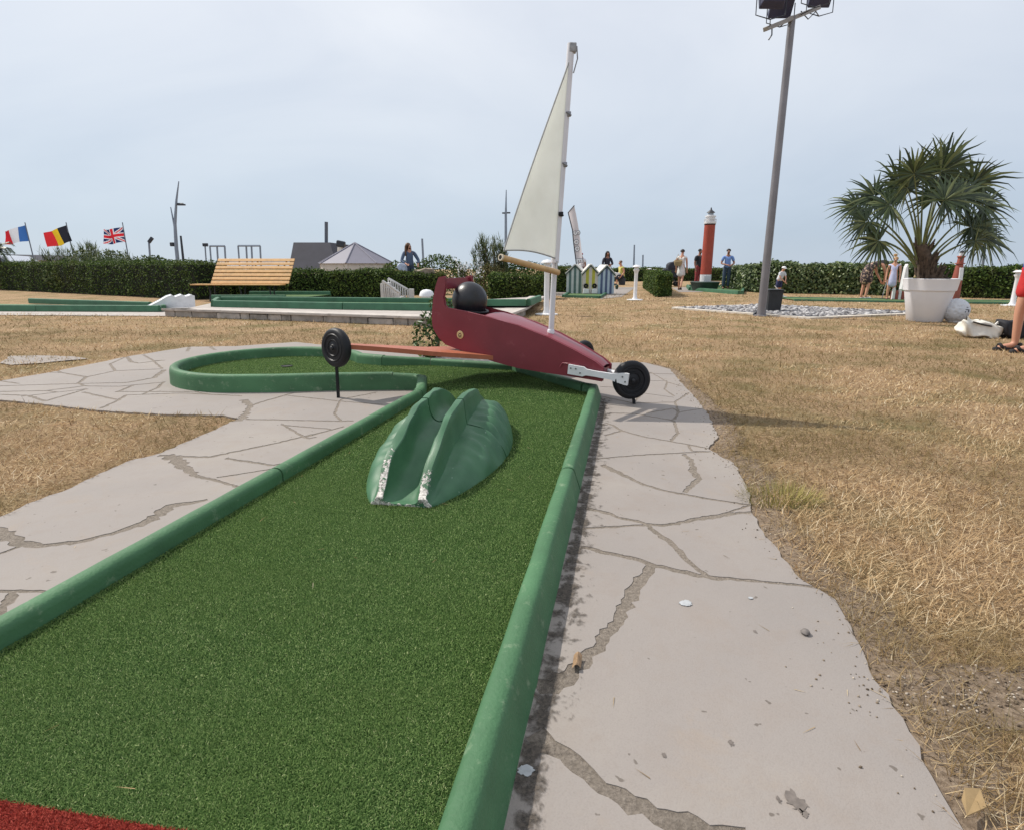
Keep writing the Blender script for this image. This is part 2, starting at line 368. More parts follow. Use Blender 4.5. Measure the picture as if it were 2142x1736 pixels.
J = [  # mortar joints: image points, width in metres
 ([(1259, 977), (1296, 995), (1339, 1016), (1383, 1030), (1470, 1047), (1570, 1062)], [.03, .016, .014]),
 ([(1250, 964), (1330, 957), (1401, 953), (1487, 949)], .014),
 ([(1429, 954), (1446, 968), (1448, 988), (1461, 1006), (1431, 1035)], [.02, .03, .02]),
 ([(1265, 888), (1283, 894), (1300, 905), (1346, 918), (1400, 927), (1438, 934), (1480, 942)], .016),
 ([(1402, 927), (1418, 910), (1409, 884), (1401, 882), (1327, 869), (1275, 868)], .018),
 ([(1409, 882), (1420, 866), (1407, 858), (1352, 868)], .016), ([(1420, 866), (1470, 858)], .012),
 ([(1250, 831), (1324, 847), (1411, 845), (1440, 826)], .016), ([(1361, 782), (1396, 803), (1390, 818), (1409, 832)], .014),
 ([(1330, 800), (1396, 800)], .014), ([(1345, 826), (1409, 835)], .012),
 ([(1225, 1068), (1270, 1078), (1294, 1088), (1370, 1105), (1398, 1104), (1448, 1092), (1500, 1084), (1575, 1076)], [.022, .018, .02, .03, .014]),
 ([(1199, 1112), (1344, 1104)], .015), ([(1352, 1103), (1409, 1148), (1440, 1180), (1478, 1212)], [.02, .022, .018]),
 ([(1215, 1150), (1260, 1160), (1314, 1172), (1371, 1190), (1474, 1213), (1607, 1224), (1712, 1236)], [.022, .022, .026, .014, .012]),
 ([(1362, 1188), (1345, 1212), (1325, 1245), (1294, 1301), (1260, 1345), (1226, 1389), (1183, 1427), (1120, 1446)], [.03, .038, .032, .03, .055]),
 ([(1120, 1540), (1150, 1572), (1183, 1585), (1226, 1634), (1298, 1680), (1371, 1712), (1459, 1738), (1560, 1765)], [.045, .03, .034, .03]),
 ([(511, 840), (524, 853), (513, 870), (499, 885)], [.05, .03, .06]), ([(524, 853), (560, 841), (613, 826)], .022),
 ([(515, 881), (620, 883), (714, 885), (740, 884)], .02), ([(212, 858), (250, 840), (265, 830), (380, 826), (507, 832)], .022),
 ([(333, 957), (435, 961), (567, 934), (692, 904), (720, 896)], [.024, .02, .016]), ([(348, 957), (375, 972), (409, 999), (492, 1021)], [.06, .05, .022, .016]),
 ([(473, 963), (520, 970), (571, 978)], .02), ([(454, 1004), (549, 989)], .012),
 ([(-60, 1085), (0, 1112), (38, 1142), (76, 1147), (151, 1142), (235, 1123), (303, 1099), (359, 1066), (435, 1050)], [.03, .035, .05, .028, .026, .06, .016]),
 ([(0, 1165), (45, 1148)], .016), ([(-40, 1243), (40, 1243), (110, 1244)], .013), ([(-20, 1300), (22, 1262), (30, 1244)], [.05, .02]),
 ([(590, 891), (625, 912), (645, 922)], .016), ([(590, 893), (692, 902)], .016),
 ([(129, 783), (182, 792), (242, 779), (340, 775)], .024), ([(163, 806), (265, 804), (322, 794), (344, 777)], [.02, .04]), ([(0, 811), (90, 808), (166, 806)], .022),
 ([(246, 824), (280, 809), (344, 803)], .024), ([(174, 824), (246, 840)], .022), ([(95, 843), (140, 830), (182, 817)], .024),
 ([(0, 823), (95, 821), (178, 811)], .024), ([(45, 833), (123, 824)], .02), ([(242, 823), (409, 823)], .02), ([(182, 792), (163, 806)], .024),
 ([(265, 749), (275, 760), (290, 763), (340, 757)], .03), ([(397, 728), (392, 738)], .03), ([(440, 728), (450, 735)], .03),
 ([(717, 838), (750, 832), (790, 824)], .018), ([(603, 831), (711, 843), (800, 850)], .018), ([(-100, 850), (0, 829), (60, 831), (95, 843)], .024),
 ([(1265, 772), (1290, 776), (1345, 784), (1412, 786)], .018), ([(1290, 776), (1300, 762)], .016), ([(1330, 800), (1361, 782)], .014), ([(1255, 812), (1300, 815), (1330, 800)], .016), ([(1396, 803), (1428, 812)], .014),
 ([(1345, 826), (1324, 847)], .014), ([(1300, 815), (1345, 826)], .014), ([(1411, 845), (1420, 866)], .014), ([(1470, 858), (1486, 868)], .012), ([(1266, 915), (1300, 905)], .016), ([(1438, 934), (1447, 948), (1487, 949)], .012),
 ([(1568, 1062), (1500, 1084)], .012), ([(1344, 1104), (1352, 1103)], .014), ([(639, 919), (692, 904)], .014), ([(571, 978), (600, 972)], .016), ([(549, 989), (575, 984)], .012), ([(492, 1021), (520, 1030)], .02),
 ([(60, 780), (129, 783)], .02), ([(121, 779), (129, 783)], .02), ([(182, 792), (163, 806)], .02), ([(300, 745), (320, 757), (345, 757)], .022), ([(0, 800), (40, 806)], .02), ([(320, 757), (340, 775)], .02), ([(344, 802), (330, 815), (300, 828)], .02), ([(409, 823), (440, 829)], .02),
 ([(95, 821), (123, 824), (182, 817)], .018), ([(166, 806), (178, 811), (246, 812), (280, 809)], .02), ([(265, 749), (230, 765), (242, 779)], .02), ([(-150, 870), (-60, 840), (0, 829)], .022), ([(613, 826), (650, 823)], .018), ([(711, 843), (717, 838)], .014), ([(645, 922), (662, 918)], .014),
 ([(714, 885), (700, 870), (711, 843)], .016), ([(1290, 775), (1345, 781)], .012), ([(1255, 792), (1290, 800), (1330, 796)], .02)]
from mathutils.geometry import delaunay_2d_cdt
SLAB_Z, JOINT_Z = .013, .0108
def paving(outline, joints, name):
    """flagstones cut out of the outline by the joints; the joints lie lower"""
    V = [Vector((p.x, p.y)) for p in outline]; Fc = [list(range(len(V)))]; op = [(p.x, p.y) for p in outline]
    for i, (pts, w) in enumerate(joints):
        rb = MB(); ribbon(rb, [V2(gz(*p)) for p in pts], [k*1.15 for k in w] if isinstance(w, list) else w*1.15, 0, 0, i, .30, .018); o = len(V)
        V += [Vector((x, y)) for x, y, z in rb.v]
        for f in rb.f:
            for tr in ((f[0], f[1], f[2]), (f[0], f[2], f[3])):
                a, b, c = (V[k+o] for k in tr); ar = (b-a).cross(c-a)
                if abs(ar) > 2e-8: Fc.append([k+o for k in (tr if ar > 0 else tr[::-1])])
    vc, _, fc, _, _, of = delaunay_2d_cdt(V, [], Fc, 1, 1e-5)
    key, VV, FF, MI, edge_of = {}, [], [], [], {}
    def vid(i, low):
        if (i, low) not in key: key[(i, low)] = len(VV); VV.append((vc[i].x, vc[i].y, JOINT_Z if low else SLAB_Z))
        return key[(i, low)]
    typ = [(None if 0 not in o else (1 if any(k > 0 for k in o) else 0)) for o in of]
    for f, t in zip(fc, typ):
        if t is None: continue
        FF.append([vid(i, t) for i in f]); MI.append(t)
        for a, b in zip(f, f[1:]+f[:1]): edge_of.setdefault((min(a, b), max(a, b)), []).append(t)
    mb = MB(); mb.v = VV; mb.f = [tuple(f) for f in FF]; mb.m = MI; mb.sm = [False]*len(FF)
    for (a, b), ts in edge_of.items():
        if len(ts) == 2 and ts[0] != ts[1]:
            mb.f.append((vid(a, 0), vid(b, 0), vid(b, 1), vid(a, 1))); mb.m.append(0); mb.sm.append(False)
        elif len(ts) == 1 and ts[0] == 0:
            o = len(VV); VV += [(vc[a].x, vc[a].y, -.01), (vc[b].x, vc[b].y, -.01)]; mb.f.append((vid(a, 0), vid(b, 0), o+1, o)); mb.m.append(0); mb.sm.append(False)
    return mb.build(name, [STONE, MORTAR])
path_o = structure(paving(PATH, J, 'stone_path'))
# stone sunk in the lawn on the left
slab = [(0, 762), (23, 747), (76, 746), (151, 748), (185, 753), (151, 756), (87, 762), (23, 766)]
sl = rough_line([V2(gz(*p)) for p in slab], .1, .02, 9)
structure(MB().add([(p.x, p.y, .012) for p in sl], [tuple(range(len(sl)))]).build('path_stone', STONE))

# ================================================================ minigolf lane
GREEN = mat('green_paint', srgb(70, 111, 76), .62, .18, 3.2, .6, 100, spec=.35, dirt=(srgb(122, 142, 114), .57, .74, 18))
TURF_Z = .055
def line_pt(a, b, t): return a+(b-a)*t
KT = .115
rA, rB = V2(gz(906, 1736, KT)), V2(gz(1232, 807, KT))
rdir = (rB-rA).normalized()
lA, lB = V2(gz(38, 1339, TURF_Z)), V2(gz(714, 934.6, TURF_Z))
ldir = (lB-lA).normalized()
rNear = rA - rdir*.9; lNear = lA - ldir*.9
def on_line(a, d, px, z):      # point of a lane edge seen at image column px
    best = None
    for k in range(4000):
        p = a+d*(k*.0015)
        w = Vector((p.x, p.y, z-CH)); f = w.y*cT - w.z*sT; x = CX+FPX*w.x/f
        if best is None or abs(x-px) < best[0]: best = (abs(x-px), p)
    return best[1]
lJ = on_line(lA, ldir, 590, KT); lEnd = on_line(lA, ldir, 884, KT)
rJ = on_line(rA, rdir, 1172, KT); rK = on_line(rA, rdir, 1229, KT)
CC = Vector((-2.25, 5.36)); CR = .775
arc = [CC+Vector((math.cos(math.radians(a)), math.sin(math.radians(a))))*CR for a in range(24, 271, 6)]
back1, back2, back3 = Vector((.0, 5.28)), Vector((-.80, 5.56)), Vector((-1.27, 5.54))
nearw = [Vector((-1.9, 4.60)), Vector((-1.5, 4.66)), Vector((-.98, 4.69))]
corner = [Vector((-.98, 4.69)), Vector((-.80, 4.685)), Vector((-.70, 4.65)), lEnd+ldir*.06+Vector((.0, .02)), lEnd]
rEnd = rB+rdir*.03
INNER = [rNear, rK, rEnd, rEnd+Vector((-.06, .05)), back1, back2, back3] + arc + nearw + corner[1:] + [lJ, lNear]
PROFILE = [(0, 0), (0, .09), (.003, .102), (.010, .111), (.022, .117), (.040, .1185), (.052, .116), (.060, .110), (.066, .098), (.070, .085), (.098, 0)]
PROF_T = [(0, 0), (0, .118), (.003, .132), (.010, .144), (.022, .152), (.044, .154), (.060, .151), (.070, .143), (.076, .128), (.079, .11), (.086, 0)]
def sweep(mb, pts, prof, z0=0.0, side=1, mi=0, gap=.0, zs=None):
    k = len(pts); rows = []
    for i, p in enumerate(pts):
        d0 = (p-pts[i-1]).normalized() if i else (pts[1]-p).normalized()
        d1 = (pts[i+1]-p).normalized() if i < k-1 else d0
        n0, n1 = Vector((d0.y, -d0.x))*side, Vector((d1.y, -d1.x))*side
        m = (n0+n1).normalized(); s = min(1.6, 1/max(.5, m.dot(n0)))
        q = p + (d0*gap if i == 0 else (-d0*gap if i == k-1 else Vector((0, 0))))
        rows.append([(q.x+m.x*u*s, q.y+m.y*u*s, z0+z*(zs[0]+(zs[1]-zs[0])*i/(k-1) if zs else 1)) for u, z in prof])
    P = [v for r in rows for v in r]; n = len(prof)
    F = [(i*n+j, i*n+j+1, (i+1)*n+j+1, (i+1)*n+j) for i in range(k-1) for j in range(n-1)]
    o = len(mb.v); mb.add(P, F, mi, True)
    mb.add(rows[0], [tuple(range(n))], mi); mb.add(rows[-1], [tuple(reversed(range(n)))], mi)
    return mb
def wob(pts, step=.12, amp=.0016, seed=0):
    r = random.Random(seed); out = []
    for a, b in zip(pts, pts[1:]):
        n = max(1, int((b-a).length/step)); d = b-a; nr = Vector((-d.y, d.x)).normalized()
        out += [a+d*(i/n)+nr*r.uniform(-amp, amp) for i in range(n)]
    return out+[pts[-1]]
lane = empty('minigolf_lane', (0, 0, 0), 'large green felt minigolf lane with rounded kerbs, bending left to a round end', 'minigolf lane', 'minigolf lanes')
for i, (pts, g) in enumerate((([rNear, rJ], .005), ([rJ, rK], .005), ([rK, rEnd, rEnd+Vector((-.05, .042))], .002), ([rEnd+Vector((-.06, .05)), back1], .003),
            ([back1, back2], .003), ([back2, back3], .003), ([back3]+arc+nearw, .003), (corner, .003), ([lEnd, lJ], .005), ([lJ, lNear], .005))):
    sweep(MB(), wob(pts, .12 if i not in (6, 7, 2) else .5, .0015, i), PROF_T if i in (5, 6, 7) else PROFILE, .0, 1, 0, g, {5: (.78, .97), 7: (.96, .77)}.get(i)).build('kerb', GREEN, lane)
turf_base = mat('felt_backing', srgb(44, 70, 32), .9, .2, 30, spec=.1)
red_base = mat('red_felt_backing', srgb(120, 44, 36), .9, .2, 30, spec=.1)
TURF = leafmat('felt_pile', [(0, srgb(70, 96, 52)), (.4, srgb(95, 124, 67)), (.75, srgb(117, 143, 82)), (.96, srgb(142, 162, 102)), (1, srgb(188, 196, 144))], .7, .3, .15,
               (srgb(104, 130, 66), 1.3, .42, .72, .6))
REDP = leafmat('red_felt_pile', [(0, srgb(104, 30, 26)), (.5, srgb(152, 52, 42)), (1, srgb(190, 90, 74))], .7, .2, .2)
tA, tB = V2(gz(0, 1672, TURF_Z)), V2(gz(380, 1736, TURF_Z))
def red_side(P): return (tB.x-tA.x)*(P[:, 1]-tA.y)-(tB.y-tA.y)*(P[:, 0]-tA.x) < 0
def in_view(P, margin=.25, z=0.0):
    f = P[:, 1]*cT + (CH-z)*sT
    return (np.abs(P[:, 0]) < f*.9+margin) & (P[:, 1] > .55)
def felt(poly, zones, z):
    Vs, Fs, off = [], [], 0; VR, FR, offr = [], [], 0
    xs = [p[0] for p in poly]; ys = [p[1] for p in poly]
    for d0, d1, dens, L, W in zones:
        y0, y1 = max(min(ys), d0), min(max(ys), d1)
        if y1 <= y0: continue
        st_ = dens**-.5; gx, gy_ = np.meshgrid(np.arange(min(xs), max(xs), st_), np.arange(y0, y1, st_)); P = np.stack([gx.ravel(), gy_.ravel()], 1); P = P+rng.uniform(-.62, .62, P.shape)*st_
        P = P[inside(P, poly)]; P = P[in_view(P)]
        for red in (False, True):
            Q = P[red_side(P) == red]
            if len(Q) == 0: continue
            n = len(Q); Q3 = np.concatenate([Q, np.full((n, 1), z)], 1)
            v, f = blades(Q3, L*rng.uniform(.6, 1.3, n), W*rng.uniform(.7, 1.4, n), rng.uniform(.15, 1.2, n), curve=1.0)
            if red: VR.append(v); FR.append(f+offr); offr += len(v)
            else: Vs.append(v); Fs.append(f+off); off += len(v)
    return (np.concatenate(Vs), np.concatenate(Fs)), ((np.concatenate(VR), np.concatenate(FR)) if VR else None)
grn, red = felt(INNER, [(.5, 1.15, 190000, .0062, .0016), (1.15, 1.7, 130000, .0062, .0019), (1.7, 2.6, 80000, .0066, .0023), (2.6, 4.0, 40000, .007, .0032), (4.0, 6.5, 20000, .007, .0046)], TURF_Z)
def with_base(arr, poly, z, mats, nm, parent):
    """one felt piece: the backing sheet and its pile in one mesh"""
    V, F = arr; k = len(V)
    from mathutils.geometry import tessellate_polygon
    tri = tessellate_polygon([[Vector((p[0], p[1], 0)) for p in poly]])
    B = np.array([(p[0], p[1], z) for p in poly]); T = np.array([t for t in tri])+k
    o = mesh_np(nm, np.concatenate([V, B]), np.concatenate([F, T]), mats, parent)
    mi = np.zeros(len(F)+len(T), np.int32); mi[len(F):] = 1
    o.data.polygons.foreach_set('material_index', mi); o.data.update(); return o
turf_o = with_base(grn, INNER, TURF_Z-.006, [TURF, turf_base], 'turf', lane)
e = (tB-tA).normalized(); q0 = tA-e*1.2; q1 = tB+e*.25; nn = Vector((e.y, -e.x))
red_poly = [q0, q1, q1+nn*.5, q0+nn*.5]
m = tA.lerp(tB, .5)
red_o = with_base(red, red_poly, TURF_Z-.002, [REDP, red_base], 'tee_mat', lane)
# cup in the round end
hc = gz(600, 767, TURF_Z)
MB().lathe([(.052, .006), (.055, .010), (.05, .011), (.048, .004), (.0001, .003)], 24, Matrix.Translation((hc.x, hc.y, TURF_Z-.002))).build('cup', mat('cup_dark', (.012, .014, .012), .6, .1), lane)

# ================================================================ ramp with a channel over it
ramp_green = None
def ramp_mat():
    m, nt, b = newmat('ramp_paint'); co = coords(nt)
    f = noise(nt, co, 5, 5, .6)
    c = ramp(nt, f, [(.3, srgb(52, 93, 66)), (.7, srgb(72, 115, 82))])
    at = nt.nodes.new('ShaderNodeAttribute'); at.attribute_name = 'wear'
    k = math_(nt, 'ADD', noise(nt, co, 42, 6, .7), math_(nt, 'MULTIPLY', at.outputs['Fac'], .42))
    kk = ramp(nt, k, [(.78, (0, 0, 0)), (.80, (1, 1, 1))])
    chip = ramp(nt, noise(nt, co, 120, 4, .6), [(.35, srgb(112, 106, 100)), (.6, srgb(226, 220, 212))])
    c = mixc(nt, kk, c, chip)
    c = mixc(nt, ramp(nt, noise(nt, co, 60, 2, .4), [(.76, (0, 0, 0)), (.79, (.8,)*3)]), c, srgb(168, 190, 174))
    nt.links.new(c, b.inputs['Base Color']); b.inputs['Roughness'].default_value = .48; b.inputs['Specular IOR Level'].default_value = .4
    h = math_(nt, 'ADD', math_(nt, 'MULTIPLY', noise(nt, co, 150, 5, .6), .3), math_(nt, 'MULTIPLY', kk, -1.2)); bump(nt, b, h, .4, .006); return m
RAMP_M = ramp_mat()
LR = 1.46
rp0 = V2(gz(838, 1058, TURF_Z)); rpd = Vector((math.sin(math.radians(8.6)), math.cos(math.radians(8.6)))); rpn = Vector((rpd.y, -rpd.x))
ramp_t = empty('channel_ramp', (rp0.x, rp0.y, TURF_Z), 'chipped green hump with a ball channel over its top, standing on the felt lane', 'minigolf ramp')
def ridge_h(v):
    f = lambda q: float(np.interp(q, RH_V, RH_H))
    return .25*f(v-.035)+.5*f(v)+.25*f(v+.035)
RH_V = [-.05, 0, .03, .09, .14, .22, .41, .63, .80, .95, 1.06, 1.2, 1.32, 1.40, 1.46, 1.6]
RH_H = [.012, .022, .055, .112, .148, .190, .262, .292, .298, .282, .250, .185, .10, .05, .012, .012]
def section(v):
    """closed cross-section of the hump at distance v: list of (u, z, wear)"""
    h = ridge_h(v); t = v/LR
    wide = .118 + .215*math.sin(PI*min(1, max(0, t*.96+.004)))**.75
    skirt = h*(.34+.30*min(1, t*1.5)) if t < .62 else h*(.64+.36*min(1, (t-.62)/.26)); trough = max(.008, h-.115*min(1, h/.16+.08))
    front = max(0, 1-v/.36)
    half = []
    for a in np.linspace(0, 1, 8): half.append((.074*math.sin(a*PI/2)**.75, trough+(h-trough)*(1-math.cos(a*PI/2))**1.2, front*.25*(a > .8)))
    half += [(.077, h+.004, front*.95), (.090, h+.006, front), (.106, h+.004, front*.9), (.111, h-.006*min(1, h/.05), front*.6), (.114, h-.03*min(1, h/.1), front*.2)]
    half += [(.118, skirt+(h-skirt)*.35, 0), (.124, skirt+.006*min(1, h/.1), 0)]
    for i, a in enumerate(np.linspace(0.08, 1, 11)):
        u = .126+(wide-.126)*max(0, a)**.8 if wide > .126 else .126+.002*a
        fold = .009*math.sin(a*PI)*math.sin(v*78+a*2.2)*math.exp(-((t-.55)/.26)**2)
        z = skirt*(1-a**2.6)+fold
        half.append((max(u, .125)+fold*.6, max(0, z), 0))
    return half
SEAM = .665
def ramp_half(v0, v1):
    mb = MB(); n = 46; rows = []; wear = []
    for i in range(n+1):
        v = v0+(v1-v0)*i/n; hs = section(v)
        row = [(-u, z, w) for u, z, w in reversed(hs[1:])] + hs
        for u, z, w in row:
            left = 1 if u < 0 else (.9 if v < .1 else .35); lump = .0045*(math.sin(v*17+u*23+1)+.7*math.sin(v*31-u*41)+.6*math.sin(u*60+v*9))*min(1, z/.05); z = max(0, z+lump*.6); u = u+lump*.7*(1 if u > 0 else -1)
            if v < .012: w = max(w, .8)
            rows.append((rp0.x+rpd.x*v+rpn.x*u, rp0.y+rpd.y*v+rpn.y*u, TURF_Z+z)); wear.append(w*left)
    k = len(rows)//(n+1)
    mb.add(rows, [(i*k+j, i*k+j+1, (i+1)*k+j+1, (i+1)*k+j) for i in range(n) for j in range(k-1)], 0, True)
    mb.add([rows[j] for j in range(k)], [tuple(range(k))]); wear += wear[:k]
    mb.add([rows[n*k+j] for j in range(k)], [tuple(range(k))]); wear += wear[n*k:n*k+k]
    o = mb.build('ramp_half', RAMP_M, ramp_t)
    o.data.set_sharp_from_angle(angle=math.radians(34)); a = o.data.attributes.new('wear', 'FLOAT', 'POINT'); a.data.foreach_set('value', wear); return o
ramp_half(.0, SEAM-.008); ramp_half(SEAM+.008, LR)

# ================================================================ loose dry grass
GRASS = leafmat('dry_grass_blades', [(0, srgb(84, 64, 44)), (.16, srgb(134, 107, 76)), (.5, srgb(180, 151, 112)), (.8, srgb(211, 185, 145)), (.95, srgb(229, 210, 174)), (1, srgb(241, 228, 202))], .85, .25, .1,
                (srgb(104, 92, 58), .75, .44, .57, .85))
lane_out = [rNear+Vector((.12, 0)), rEnd+Vector((.14, .1)), back1+Vector((.1, .15)), back2+Vector((0, .14)), back3+Vector((.0, .13))] + \
    [CC+(p-CC)*1.17 for p in arc] + [p-Vector((0, .12)) for p in nearw] + [lEnd-Vector((.14, 0)), lNear-Vector((.14, 0))]
def soil_noise(P): return np.sin(P[:, 0]*5.1+1.3*np.sin(P[:, 1]*3.7))+np.sin(P[:, 1]*6.3+1.1+1.7*np.sin(P[:, 0]*2.9))+.6*np.sin(P[:, 0]*13+P[:, 1]*11)
def dist_line(P, L):
    d = np.full(len(P), 9.0)
    A = np.array([(p.x, p.y) for p in L])
    for a in A[::2]: d = np.minimum(d, np.hypot(P[:, 0]-a[0], P[:, 1]-a[1]))
    return d
ex = gz(2010, 1470); SOILC = np.array([ex.x+.1, ex.y+.02])
platform_front = [V2(gz(-40, 656)), V2(gz(345, 663)), V2(gz(893, 683)), V2(gz(1040, 687)), V2(gz(1100, 661))]
platform_poly = platform_front+[Vector((.5, 22)), Vector((-20, 24)), Vector((-20, 12.6))]
Vs, Fs, off = [], [], 0
for d0, d1, dens, L, W in [(.6, 1.4, 14000, .052, .0016), (1.4, 2.2, 10000, .050, .0019), (2.2, 3.4, 6000, .046, .0026), (3.4, 5.5, 2600, .042, .0042), (5.5, 9, 1100, .042, .0065), (9, 15, 330, .05, .010), (15, 21, 140, .05, .014)]:
    X = min(20, d1*.95+.6); n = int(2*X*(d1-d0)*dens)
    P = np.stack([rng.uniform(-X, X, n), rng.uniform(d0, d1, n)], 1)
    P = P[in_view(P, 1.25)]
    P = P[~inside(P, PATH)]; P = P[~inside(P, lane_out)]; P = P[~inside(P, platform_poly)]
    if d0 < 4:
        de = dist_line(P, redge); sn = soil_noise(P)
        bare = ((de < .05+.034*sn) & (P[:, 1] > .7)) | ((np.hypot((P[:, 0]-SOILC[0])/.30, (P[:, 1]-SOILC[1])/.095) < 1+.22*sn))
        P = P[~(bare & (rng.uniform(size=len(P)) < .74))]
    n = len(P); Q = np.concatenate([P, rng.uniform(0, .012, (n, 1))], 1)
    ln = L*rng.uniform(.4, 1.45, n); lg = rng.uniform(size=n) < .05; ln[lg] *= 1.8
    az = rng.normal(.6, 1.1, n)+PI*(rng.uniform(size=n) < .4)
    v, f = blades(Q, ln, W*rng.uniform(.6, 1.3, n), np.clip(rng.normal(1.13, .3, n), .15, 1.52), az=az, curve=.35)
    v[:, 2] = np.maximum(v[:, 2], .003)
    Vs.append(v); Fs.append(f+off); off += len(v)
# a greener tuft at the path edge
tc = gz(1630, 1050); n = 420; a = rng.uniform(0, 2*PI, n); r = .11*np.sqrt(rng.uniform(size=n))
go = mesh_np('dry_grass', np.concatenate(Vs), np.concatenate(Fs), GRASS); go['kind'] = 'stuff'; go['label'] = 'straw coloured dry grass over the whole lawn'
TUFT = leafmat('tuft_blades', [(0, srgb(112, 108, 58)), (.5, srgb(150, 142, 84)), (1, srgb(196, 180, 120))], .7, .3, .2)
v, f = blades(np.stack([tc.x+r*np.cos(a)*1.5, tc.y+r*np.sin(a)*.9, np.zeros(n)], 1), rng.uniform(.05, .10, n), np.full(n, .0026), rng.uniform(.2, 1.0, n), az=a)
tag(mesh_np('grass_tuft', v, f, TUFT), 'greener upright grass tuft at the edge of the right-hand paving', 'grass tuft')
def soft_mat():
    m, nt, b = newmat('bare_soil'); co = coords(nt)
    f = noise(nt, co, 70, 7, .7); c = ramp(nt, f, [(.3, srgb(92, 78, 64)), (.5, srgb(130, 114, 97)), (.7, srgb(158, 142, 124))])
    nt.links.new(c, b.inputs['Base Color']); b.inputs['Roughness'].default_value = .95; b.inputs['Specular IOR Level'].default_value = .1
    bump(nt, b, f, .8, .012)
    at = nt.nodes.new('ShaderNodeAttribute'); at.attribute_name = 'cover'
    k = math_(nt, 'ADD', math_(nt, 'MULTIPLY', at.outputs['Fac'], .75), math_(nt, 'MULTIPLY_ADD', noise(nt, co, 16, 7, .7), 1.0, -.5))
    nt.links.new(ramp(nt, k, [(.22, (0, 0, 0)), (.42, (1, 1, 1))]), b.inputs['Alpha']); return m
SOIL = soft_mat()
so = MB(); cov = []; L = redge[4:]; k = len(L); V = []
for i, p in enumerate(L):
    d = (L[min(i+1, k-1)]-L[max(i-1, 0)]).normalized(); nr = Vector((-d.y, d.x))*(1 if Vector((-d.y, d.x)).x > 0 else -1)
    ww = .06+.10*min(1, i/k*1.6)
    for u, c in ((-.02, 1), (.02, 1), (.5*ww, .85), (ww, .4), (1.5*ww, 0)): V.append((p.x+nr.x*u, p.y+nr.y*u, .0045)); cov.append(c)
so.add(V, [(i*5+j, i*5+j+1, i*5+j+6, i*5+j+5) for i in range(k-1) for j in range(4)])
o = len(V); V2_ = []
for ri, c in ((0, 1), (.35, .95), (.7, .7), (1.15, 0)):
    for t in np.linspace(0, 2*PI, 32, endpoint=False): V2_.append((SOILC[0]+.34*ri*math.cos(t), SOILC[1]+.13*ri*math.sin(t), .0035)); cov.append(c)
so.add(V2_, [(i*32+j, i*32+(j+1) % 32, (i+1)*32+(j+1) % 32, (i+1)*32+j) for i in range(3) for j in range(32)])
so_ = structure(so.build('soil', SOIL)); a = so_.data.attributes.new('cover', 'FLOAT', 'POINT'); a.data.foreach_set('value', cov)
# grit and straw scattered along the worn edge and over paving and felt
rg = np.array([(p.x, p.y) for p in redge]); n = 1100; idx = (rng.uniform(.25, 1, n)*(len(rg)-1)).astype(int); off_ = rng.normal(.03, .06, n)
ico = bmesh.new(); bmesh.ops.create_icosphere(ico, subdivisions=1, radius=1); iv = np.array([v.co for v in ico.verts]); ifc = np.array([[v.index for v in f.verts] for f in ico.faces]); ico.free()
P = np.stack([rg[idx, 0]+off_, rg[idx, 1]+rng.normal(0, .02, n), np.full(n, .012)], 1); P[:500, 0] = SOILC[0]+rng.normal(0, .16, 500); P[:500, 1] = SOILC[1]+rng.normal(0, .05, 500); P[:, 2] = np.where(inside(P[:, :2], PATH), SLAB_Z+.001, .006)
sc = rng.uniform(.0010, .0042, (n, 1, 1))*rng.uniform(.6, 1.2, (n, 1, 3))
gr = mesh_np('grit', (iv[None]*sc+P[:, None]).reshape(-1, 3), (ifc[None]+(np.arange(n)*len(iv))[:, None, None]).reshape(-1, 3), leafmat('grit_stone', [(0, srgb(70, 60, 50)), (.6, srgb(128, 114, 98)), (1, srgb(190, 180, 166))], .9, 0, .2)); gr['kind'] = 'stuff'
n = 260; P = np.stack([rng.uniform(-1.6, 1.7, n), rng.uniform(.7, 3.6, n)], 1); on = inside(P, PATH); lanein = inside(P, INNER)
near = (dist_line(P, redge) < .25) | (rng.uniform(size=n) < .25); P = P[near]; lanein = lanein[near]; n = len(P)
v, f = blades(np.concatenate([P, np.where(lanein, TURF_Z+.006, SLAB_Z+.002)[:, None]], 1), rng.uniform(.010, .045, n), np.full(n, .0016), np.full(n, 1.56), curve=.02)
sw = mesh_np('straw_litter', v, f, GRASS); sw['kind'] = 'stuff'
# dark grime against the outer foot of the kerb
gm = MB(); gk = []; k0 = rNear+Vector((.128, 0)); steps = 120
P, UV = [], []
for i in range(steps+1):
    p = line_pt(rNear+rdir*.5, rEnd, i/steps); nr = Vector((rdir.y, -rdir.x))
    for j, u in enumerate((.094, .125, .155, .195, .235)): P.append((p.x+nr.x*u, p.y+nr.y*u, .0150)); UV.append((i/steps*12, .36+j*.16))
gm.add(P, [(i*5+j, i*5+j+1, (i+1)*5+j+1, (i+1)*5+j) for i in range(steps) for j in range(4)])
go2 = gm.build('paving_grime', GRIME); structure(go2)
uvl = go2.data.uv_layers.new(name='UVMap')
for lp in go2.data.loops: uvl.data[lp.index].uv = UV[lp.vertex_index]
